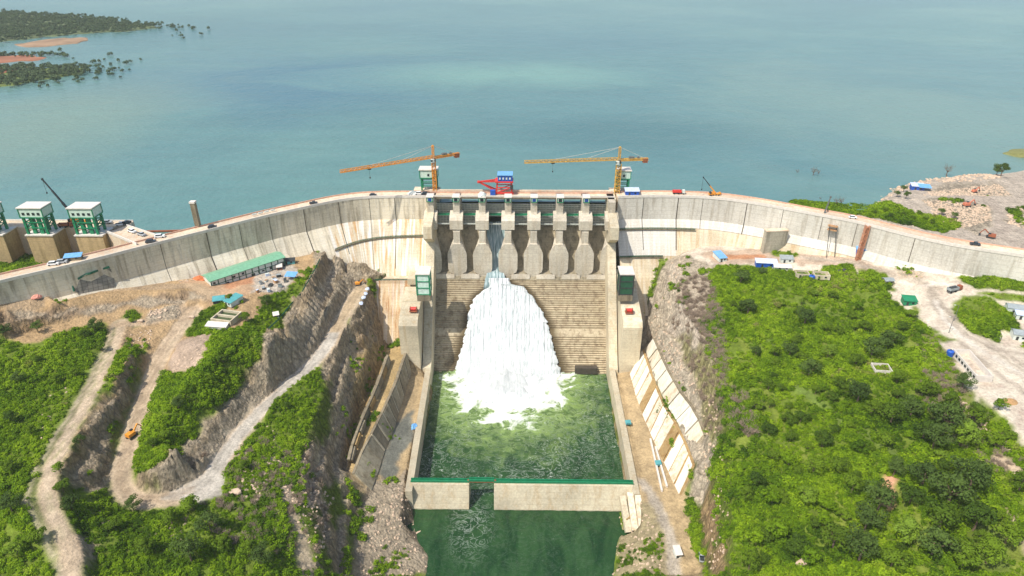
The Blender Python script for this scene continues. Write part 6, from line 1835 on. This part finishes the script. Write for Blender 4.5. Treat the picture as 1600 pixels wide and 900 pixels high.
# dry grey scrub along the rock edges
dry = MB(); rr = random.Random(77)
for _ in range(46):
    a = Vector((rr.uniform(-.5, .5), rr.uniform(-.5, .5), 0)); b = a + Vector((rr.uniform(-1, 1), rr.uniform(-1, 1), rr.uniform(.6, 1.6)))
    dry.beam(a, b, .06); dry.beam(b, b + Vector((rr.uniform(-.5, .5), rr.uniform(-.5, .5), rr.uniform(0, .5))), .04)
dryo = dry.build('dry_bush', M_DRYLEAF); dryo.location = ground(1100, 520); dryo.scale = (1.5,) * 3
tag(dryo, 'leafless grey bush on the rim of the right rock cut', 'bush')
def in_px(poly, n, seed, smin, smax):
    P = [ground(*q) for q in poly]; RS = np.random.RandomState(seed)
    xs = [q.x for q in P]; ys = [q.y for q in P]
    x = RS.uniform(min(xs), max(xs), n * 3); y = RS.uniform(min(ys), max(ys), n * 3)
    i = np.clip(np.searchsorted(GX, x), 0, NX - 1); j = np.clip(np.searchsorted(GY, y), 0, NY - 1)
    m = inside([(q.x, q.y) for q in P], x, y) & ((ROADW[j, i] < .02) | (min(xs) > 200)); x, y = x[m][:n], y[m][:n]
    return np.stack([x, y, height(x, y) - .1], 1), RS.uniform(smin, smax, len(x))
a1, b1 = in_px([(1060,440),(1110,430),(1130,500),(1140,600),(1190,640),(1180,700),(1120,680),(1080,580),(1050,500)], 420, 4, .8, 1.7)
a2, b2 = in_px([(340,690),(480,700),(520,780),(500,880),(380,860),(250,800)], 160, 5, .8, 1.5)
a3, b3 = in_px([(1430,540),(1490,580),(1600,720),(1560,760),(1440,650)], 130, 6, .8, 1.5)
instancer('dry_scrub', 'leafless grey scrub among the green shrubs', np.concatenate([a1, a2, a3]), np.concatenate([b1, b2, b3]), [dryo], 'scrub')

# trees one can tell apart
protos = []
for k, (nm, kind, h, sp_, leaf) in enumerate((('broadleaf_tree', 'round', 8.5, 4.6, M_TREEL), ('broadleaf_tree', 'round', 7.5, 4.8, M_TREEL), ('broadleaf_tree', 'round', 10, 5.6, M_DARKLEAF), ('acacia_tree', 'flat', 9, 5.2, M_DARKLEAF), ('broadleaf_tree', 'round', 7, 4.2, M_LEAF))):
    protos.append((nm, kind, h, sp_, leaf))
KT = {}
def tree_at(k, px, py, s, label, group):
    g = ground(px, py)
    if k not in KT:
        nm, kind, h, sp_, leaf = protos[k]
        KT[k] = tree_proto(nm, label, kind, h, sp_, g, leaf, group, random.Random(100 + k))
        KT[k].scale = (s,) * 3
        return KT[k]
    return place_copy(KT[k], label, g, s, rnd.uniform(0, 6.28), group)
GR = 'trees of the right hillside forest'
tree_at(3, 1156, 446, 1.0, 'flat-topped acacia at the top edge of the forest below the blue lean-to', GR)
tree_at(2, 1168, 492, .95, 'dark round tree standing free left of the forest, below the flat acacia', GR)
tree_at(3, 1188, 432, .6, 'small flat dark tree right of the big acacia', GR)
lab = {0: 'mid-green broad tree in the right hillside forest', 1: 'mid-green broad tree in the right hillside forest', 2: 'dark-crowned tree in the right hillside forest', 3: 'flat dark-crowned tree in the right hillside forest', 4: 'bright green young tree in the right hillside forest'}
big = [(2,1256,510,1.1),(2,1262,592,1.0),(2,1232,560,.8),(0,1292,560,.9),(2,1360,560,1.2),(2,1385,545,1.1),(0,1335,575,.9),(2,1338,632,1.1),(0,1390,665,1.3),(0,1360,650,1.0),(2,1420,655,1.1),(2,1475,680,1.5),(0,1500,700,1.4),(2,1455,705,1.2),(0,1520,665,1.1),(0,1440,690,1.2),
       (2,1370,800,1.2),(2,1350,830,1.1),(2,1480,790,1.6),(2,1510,775,1.5),(0,1465,830,1.4),(0,1520,830,1.4),(2,1440,760,1.2),(0,1410,850,1.3),(0,1300,860,1.3),(2,1340,880,1.3),(1,1240,870,1.1),(0,1540,880,1.3),(1,1570,850,1.2),(0,1590,770,1.1),(1,1550,700,.9),(4,1205,790,1.0),(4,1230,730,.9),(4,1215,840,1.2),(4,1180,850,1.0),(1,1200,680,.8),(1,1250,660,.8),(1,1285,700,.9),(0,1310,740,1.0),(1,1260,790,1.0),(4,1290,800,.9),(2,1395,745,.8),(1,1330,770,1.0),
       (1,1420,500,.7),(1,1408,520,.8),(0,1300,470,.7),(1,1330,500,.6),(0,1270,465,.6),(1,1220,480,.6),(2,1180,560,.6),(1,1310,610,.9),(0,1200,610,.7),(1,1450,620,.9),(0,1480,640,.9),(1,1400,600,.8),(2,1500,612,.8),(1,1290,520,.7),(0,1350,520,.8),(1,1240,540,.6),(4,1340,710,.9),(0,1380,700,.9),(1,1420,790,1.1),(2,1455,870,1.3),(1,1390,890,1.2),(0,1270,740,1.0),(1,1500,890,1.3),(4,1260,880,1.0),(1,1180,760,.8),(1,1170,890,1.0),(4,1560,640,.7),(1,1575,690,.6)]
for k, x, y, s_ in big: tree_at(k, x, y, s_, lab[k], GR)
_poly = [(q.x, q.y) for q in (ground(*p) for p in ((1120,470),(1200,450),(1300,465),(1400,500),(1430,600),(1500,680),(1560,760),(1590,880),(1150,890),(1150,700),(1130,600)))]
_n = 0
while _n < 85:
    px_, py_ = rnd.uniform(1120, 1600), rnd.uniform(455, 895); g_ = ground(px_, py_)
    if not inside(_poly, np.array([g_.x]), np.array([g_.y]))[0]: continue
    _n += 1; k_ = rnd.choice((0, 1, 0, 1, 4, 4, 1)); tree_at(k_, px_, py_, rnd.uniform(.42, .78), lab[k_], GR)
GL = 'trees of the left hillside'
labl = {k: v.replace('in the right hillside forest', 'among the shrubs of the left hillside') for k, v in lab.items()}
for k, x, y, s_ in [(2,150,520,.7),(0,135,530,.7),(2,10,530,.7),(0,100,560,.6),(1,60,570,.6),(2,30,600,.6),(1,90,600,.6),(0,20,660,.7),(1,50,680,.6),(0,120,590,.6),(1,20,740,.7),(2,20,800,.8),(1,60,850,.8),(0,30,870,.8),(0,300,800,1.0),(2,330,830,1.0),(0,270,820,.9),(2,300,880,1.1),(1,350,860,.9),(2,210,800,.7),(1,180,830,.7),(0,230,870,.9),(1,390,870,.8),(2,410,885,.9),(1,260,690,.6),(2,280,640,.6),(0,240,700,.6),(1,360,470,.5),(0,385,505,.7),(2,418,480,.7),(1,350,570,.6),(0,330,600,.6),(2,130,700,.5),(1,100,770,.7),(2,115,800,.7),(0,95,740,.6),(1,450,640,.5),(0,385,735,.6),(2,60,520,.6),(1,160,550,.6)]:
    tree_at(k, x, y, s_, labl[k], GL)
# upstream headland
GH = 'bushy trees on the upstream headland'
tree_at(2, 1563, 277, 1.0, 'large dark green round tree on the upstream headland shore', GH)
tree_at(2, 1556, 275, .7, 'smaller dark tree leaning on the large one at the headland shore', GH)
for x, y, lb in ((1411, 300, 'dark bush-like tree left of the blue and white headland shed'), (1401, 308, 'dark little tree near the tip of the headland'), (1415, 311, 'dark little tree below the blue and white headland shed'), (1470, 337, 'dark tree in the green strip beside the quarry'), (1490, 344, 'dark tree at the right end of the green strip beside the quarry')):
    tree_at(2, x, y, .45, lb, GH)
for x, y in ((1382,333),(1400,330),(1425,345),(1445,345),(1365,336),(1410,340),(1435,338),(1455,352),(1390,342)):
    tree_at(0, x, y, .42, 'mid-green small tree in the green strip between crest and quarry', GH)
b = ground(1478, 277); bt_ = tree_proto('bare_tree', 'leafless grey tree on the headland shore against the water', 'bare', 10, 5.0, b, None, None, random.Random(5))
M_PALEB = painted('pale_dead_wood', (176, 160, 146), .95)
for px, py, s_, lb in ((1245, 272, .45, 'low drowned dead tree in the reservoir, leftmost'), (1270, 276, .75, 'taller pale drowned dead tree in the reservoir'), (1278, 274, .5, 'small drowned dead tree beside the taller one'), (1305, 325, .7, 'drowned brown dead tree near the right crest'), (1313, 322, .6, 'second drowned brown dead tree near the right crest'), (1281, 313, .25, 'tiny drowned dead twig tree near the right crest')):
    q = at(px, py, RES - 1.0)
    c = place_copy(bt_, lb, q, s_, rnd.uniform(0, 6), 'drowned dead trees in the reservoir')
# ---- far shores on the left
def shore(name, poly, z, rgb, seed, kind='structure', n=10):
    P = [at(x, y, RES) for x, y in poly]
    P = smooth_path(P + [P[0]], 14)[:-1]
    rs = random.Random(seed); c = sum(P, Vector()) / len(P)
    P = [q + Vector((rs.uniform(-5, 5), rs.uniform(-9, 9), 0)) for q in P]
    mb = MB(); V = [(q.x, q.y, RES - .5) for q in P] + [(q.x + (c.x - q.x) * .05, q.y + (c.y - q.y) * .10, RES + z) for q in P] + [(c.x, c.y, RES + z * 1.5)]
    k = len(P); mb.add(V, [(i, (i + 1) % k, k + (i + 1) % k, k + i) for i in range(k)] + [(k + i, k + (i + 1) % k, 2 * k) for i in range(k)])
    m = painted(name + '_ground', rgb, .95, .4, scale=.03)
    return tag(mb.build(name, m), kind='structure'), P
SH = [('headland', [(-200,14),(0,21),(60,24),(150,30),(210,38),(250,43),(200,49),(120,54),(60,60),(0,67),(-200,95)], 3, (86,98,58)),
      ('sandbank', [(20,71),(60,64),(100,59),(136,60),(134,65),(100,70),(60,74)], 1.0, (150,120,90)),
      ('headland', [(-200,84),(0,86),(50,88),(68,91),(55,96),(0,98),(-200,104)], 1.2, (150,96,66)),
      ('headland', [(-200,108),(0,104),(48,104),(50,109),(20,116),(-200,124)], 1.2, (176,100,66)),
      ('headland', [(-200,120),(0,118),(50,110),(90,105),(135,110),(100,120),(50,127),(0,137),(-200,160)], 1.8, (104,118,52))]
P_ = []
for i, (nm, poly, z, rgb) in enumerate(SH):
    o, ring = shore(nm, poly, z, rgb, i)
    if nm == 'sandbank': continue
    xs = [q.x for q in ring]; ys = [q.y for q in ring]; RS = np.random.RandomState(30 + i)
    area = (max(xs) - min(xs)) * (max(ys) - min(ys)); n = int(min(16000, area / (45 if i == 0 else 25)))
    x = RS.uniform(min(xs), max(xs), n); y = RS.uniform(min(ys), max(ys), n)
    m = inside([(q.x, q.y) for q in ring], x + RS.randn(n) * 8, y + RS.randn(n) * 12)
    if i in (2, 3): m &= y > np.median(ys)
    P_.append(np.stack([x[m], y[m], np.full(m.sum(), RES + z - .5)], 1))
RS = np.random.RandomState(8)
for cx, cy, sx, sy, n in ((270,42,18,2.0,26),(120,112,22,5,46),(170,103,26,7,26),(90,88,18,3,12),(300,55,20,9,8),(70,130,40,4,16)):
    q = [at(cx + RS.randn() * sx, cy + RS.randn() * sy, RES) for _ in range(n)]
    P_.append(np.array([(a.x, a.y, RES - .3) for a in q]))
P_ = np.concatenate(P_)
mb = MB(); rr = random.Random(4)
for _ in range(3): leaf_blob(mb, Vector((rr.uniform(-1.2, 1.2), rr.uniform(-1.2, 1.2), rr.uniform(1.4, 2.6))), 1.7, 30, .7, rr, .8)
M_SHOREL = painted('shore_leaves', (74, 92, 52), .95, .3)
ft = mb.build('shore_bush', M_SHOREL); ft.location = at(88, 128, RES) ; ft.scale = (2.2,) * 3
tag(ft, 'dark round bush standing in the water off the lowest left headland', 'bush')
instancer('shore_woods', 'dark scrubby woods on the far left headlands', P_, np.random.RandomState(2).uniform(.7, 1.6, len(P_)), [ft], 'woods')
mb = MB(); pts_ = [at(x, y, RES - 1) for x, y in ((1586,242),(1600,237),(1660,235),(1700,262),(1600,247))]
heap('islet', 'small grassy islet at the right edge of the reservoir', 'islet', at(1612, 241, RES), 22, 12, 3.5, painted('islet_ground', (120, 120, 66), .95), 3)

# ------------------------------------------------------------------ loose rock
M_STONE = painted('pale_stone', (196, 172, 146), .95, .3, scale=1.2)
rocks = []
for k, (x, y) in enumerate(((250, 497), (300, 585), (395, 760), (1040, 620), (1470, 300))):
    bm_ = bmesh.new(); bmesh.ops.create_icosphere(bm_, subdivisions=2, radius=1.0); rr = random.Random(k)
    axes = [(Vector((rr.uniform(-1, 1), rr.uniform(-1, 1), rr.uniform(-1, 1))).normalized(), rr.uniform(.45, .8)) for _ in range(9)]
    for v in bm_.verts:
        for a, d in axes:
            t = v.co.dot(a)
            if t > d: v.co -= a * (t - d)
        v.co.z *= .75
    me = bpy.data.meshes.new('boulder'); bm_.to_mesh(me); bm_.free(); me.materials.append(M_STONE)
    o = bpy.data.objects.new('boulder', me); COL.objects.link(o); o.location = ground(x, y); o.scale = (1.3,) * 3
    tag(o, ('angular pale boulder in the rubble between the left tracks', 'pale boulder on the pink dirt slope of the left terrace', 'pale boulder on the rubble slope outside the haul road', 'pale boulder above the white slab wall on the right', 'pale boulder in the upstream quarry')[k], 'boulder')
    rocks.append(o)
rp, rs_ = [], []
for poly, n, a_, b_ in ((((235,485),(290,478),(275,505),(225,508)), 130, .4, 1.2), (((190,520),(240,515),(235,540),(200,545)), 50, .3, .9), (((262,575),(330,540),(345,590),(300,605)), 110, .3, .9),
        (((350,740),(430,720),(520,780),(500,880),(440,800),(360,770)), 420, .3, 1.1), (((390,650),(470,700),(500,760),(420,740)), 120, .3, .8), (((560,780),(640,770),(650,860),(680,880),(660,900),(560,900)), 220, .3, 1.0),
        (((1000,560),(1040,520),(1120,620),(1130,720),(1100,760),(1100,650)), 260, .3, 1.1), (((1050,410),(1080,400),(1060,470),(1020,540),(1010,520)), 90, .3, 1.0), (((960,800),(1030,800),(1050,890),(955,900)), 160, .3, .9),
        (((1450,300),(1560,288),(1580,305),(1440,306)), 700, .3, 1.0), (((1440,312),(1545,322),(1550,345),(1490,360),(1455,330)), 1000, .3, 1.1), (((1345,334),(1385,300),(1440,280),(1560,273),(1560,279),(1440,290),(1395,306),(1365,335)), 420, .6, 2.0),
        (((1395,415),(1445,412),(1442,437),(1405,437)), 60, .3, .9), (((1500,620),(1560,660),(1600,720),(1540,690)), 90, .3, .9), (((160,770),(260,800),(220,830),(150,820)), 30, .3, .8), (((230,820),(290,820),(290,850),(230,850)), 60, .4, 1.0), (((100,560),(120,600),(60,700),(50,680)), 40, .3, .9),
        (((1120,740),(1140,780),(1130,890),(1110,890)), 90, .3, .9), (((270,440),(310,430),(300,440),(230,447)), 70, .3, .9), (((400,430),(450,425),(450,455),(405,460)), 90, .2, .7), (((1576,330),(1600,322),(1600,358),(1575,350)), 120, .5, 1.5)):
    p, s = in_px(poly, n, len(rp) + 20, a_, b_)
    rp.append(p); rs_.append(s)
instancer('loose_rubble', 'pale loose rubble and broken stones on the slopes', np.concatenate(rp), np.concatenate(rs_), rocks, 'rubble')
for x, y, s_, lb in ((655, 836, 2.6, 'big white boulder at the water edge below the left end of the sill'), (1252, 881, 2.2, 'grey boulder among trees at the bottom of the right forest'), (300, 497, 1.5, 'white stone on the grass below the left terrace'), (220, 503, 1.4, 'white stone in the grassy islet between tracks'), (368, 770, 2.4, 'pale boulder at the outer bend of the haul road')):
    o = rocks[0].copy(); COL.objects.link(o); o.location = ground(x, y) + Vector((0, 0, .5)); o.scale = (s_ * 1.3, s_, s_); o['label'] = lb

# ------------------------------------------------------------------ thin haze in the air
hm = bpy.data.materials.new('haze'); hm.use_nodes = True; t_ = hm.node_tree; t_.nodes.clear()
o_ = t_.nodes.new('ShaderNodeOutputMaterial'); v_ = t_.nodes.new('ShaderNodeVolumePrincipled')
v_.inputs['Color'].default_value = (0.93, 0.97, 1.0, 1); v_.inputs['Density'].default_value = 0.00006; v_.inputs['Anisotropy'].default_value = 0.0
t_.links.new(v_.outputs[0], o_.inputs['Volume'])
mb = MB(); mb.box((0, 6000, 135), (22000, 22000, 300))
o = mb.build('haze', hm); tag(o, 'thin pale haze over the lake and valley', 'haze', kind='stuff')
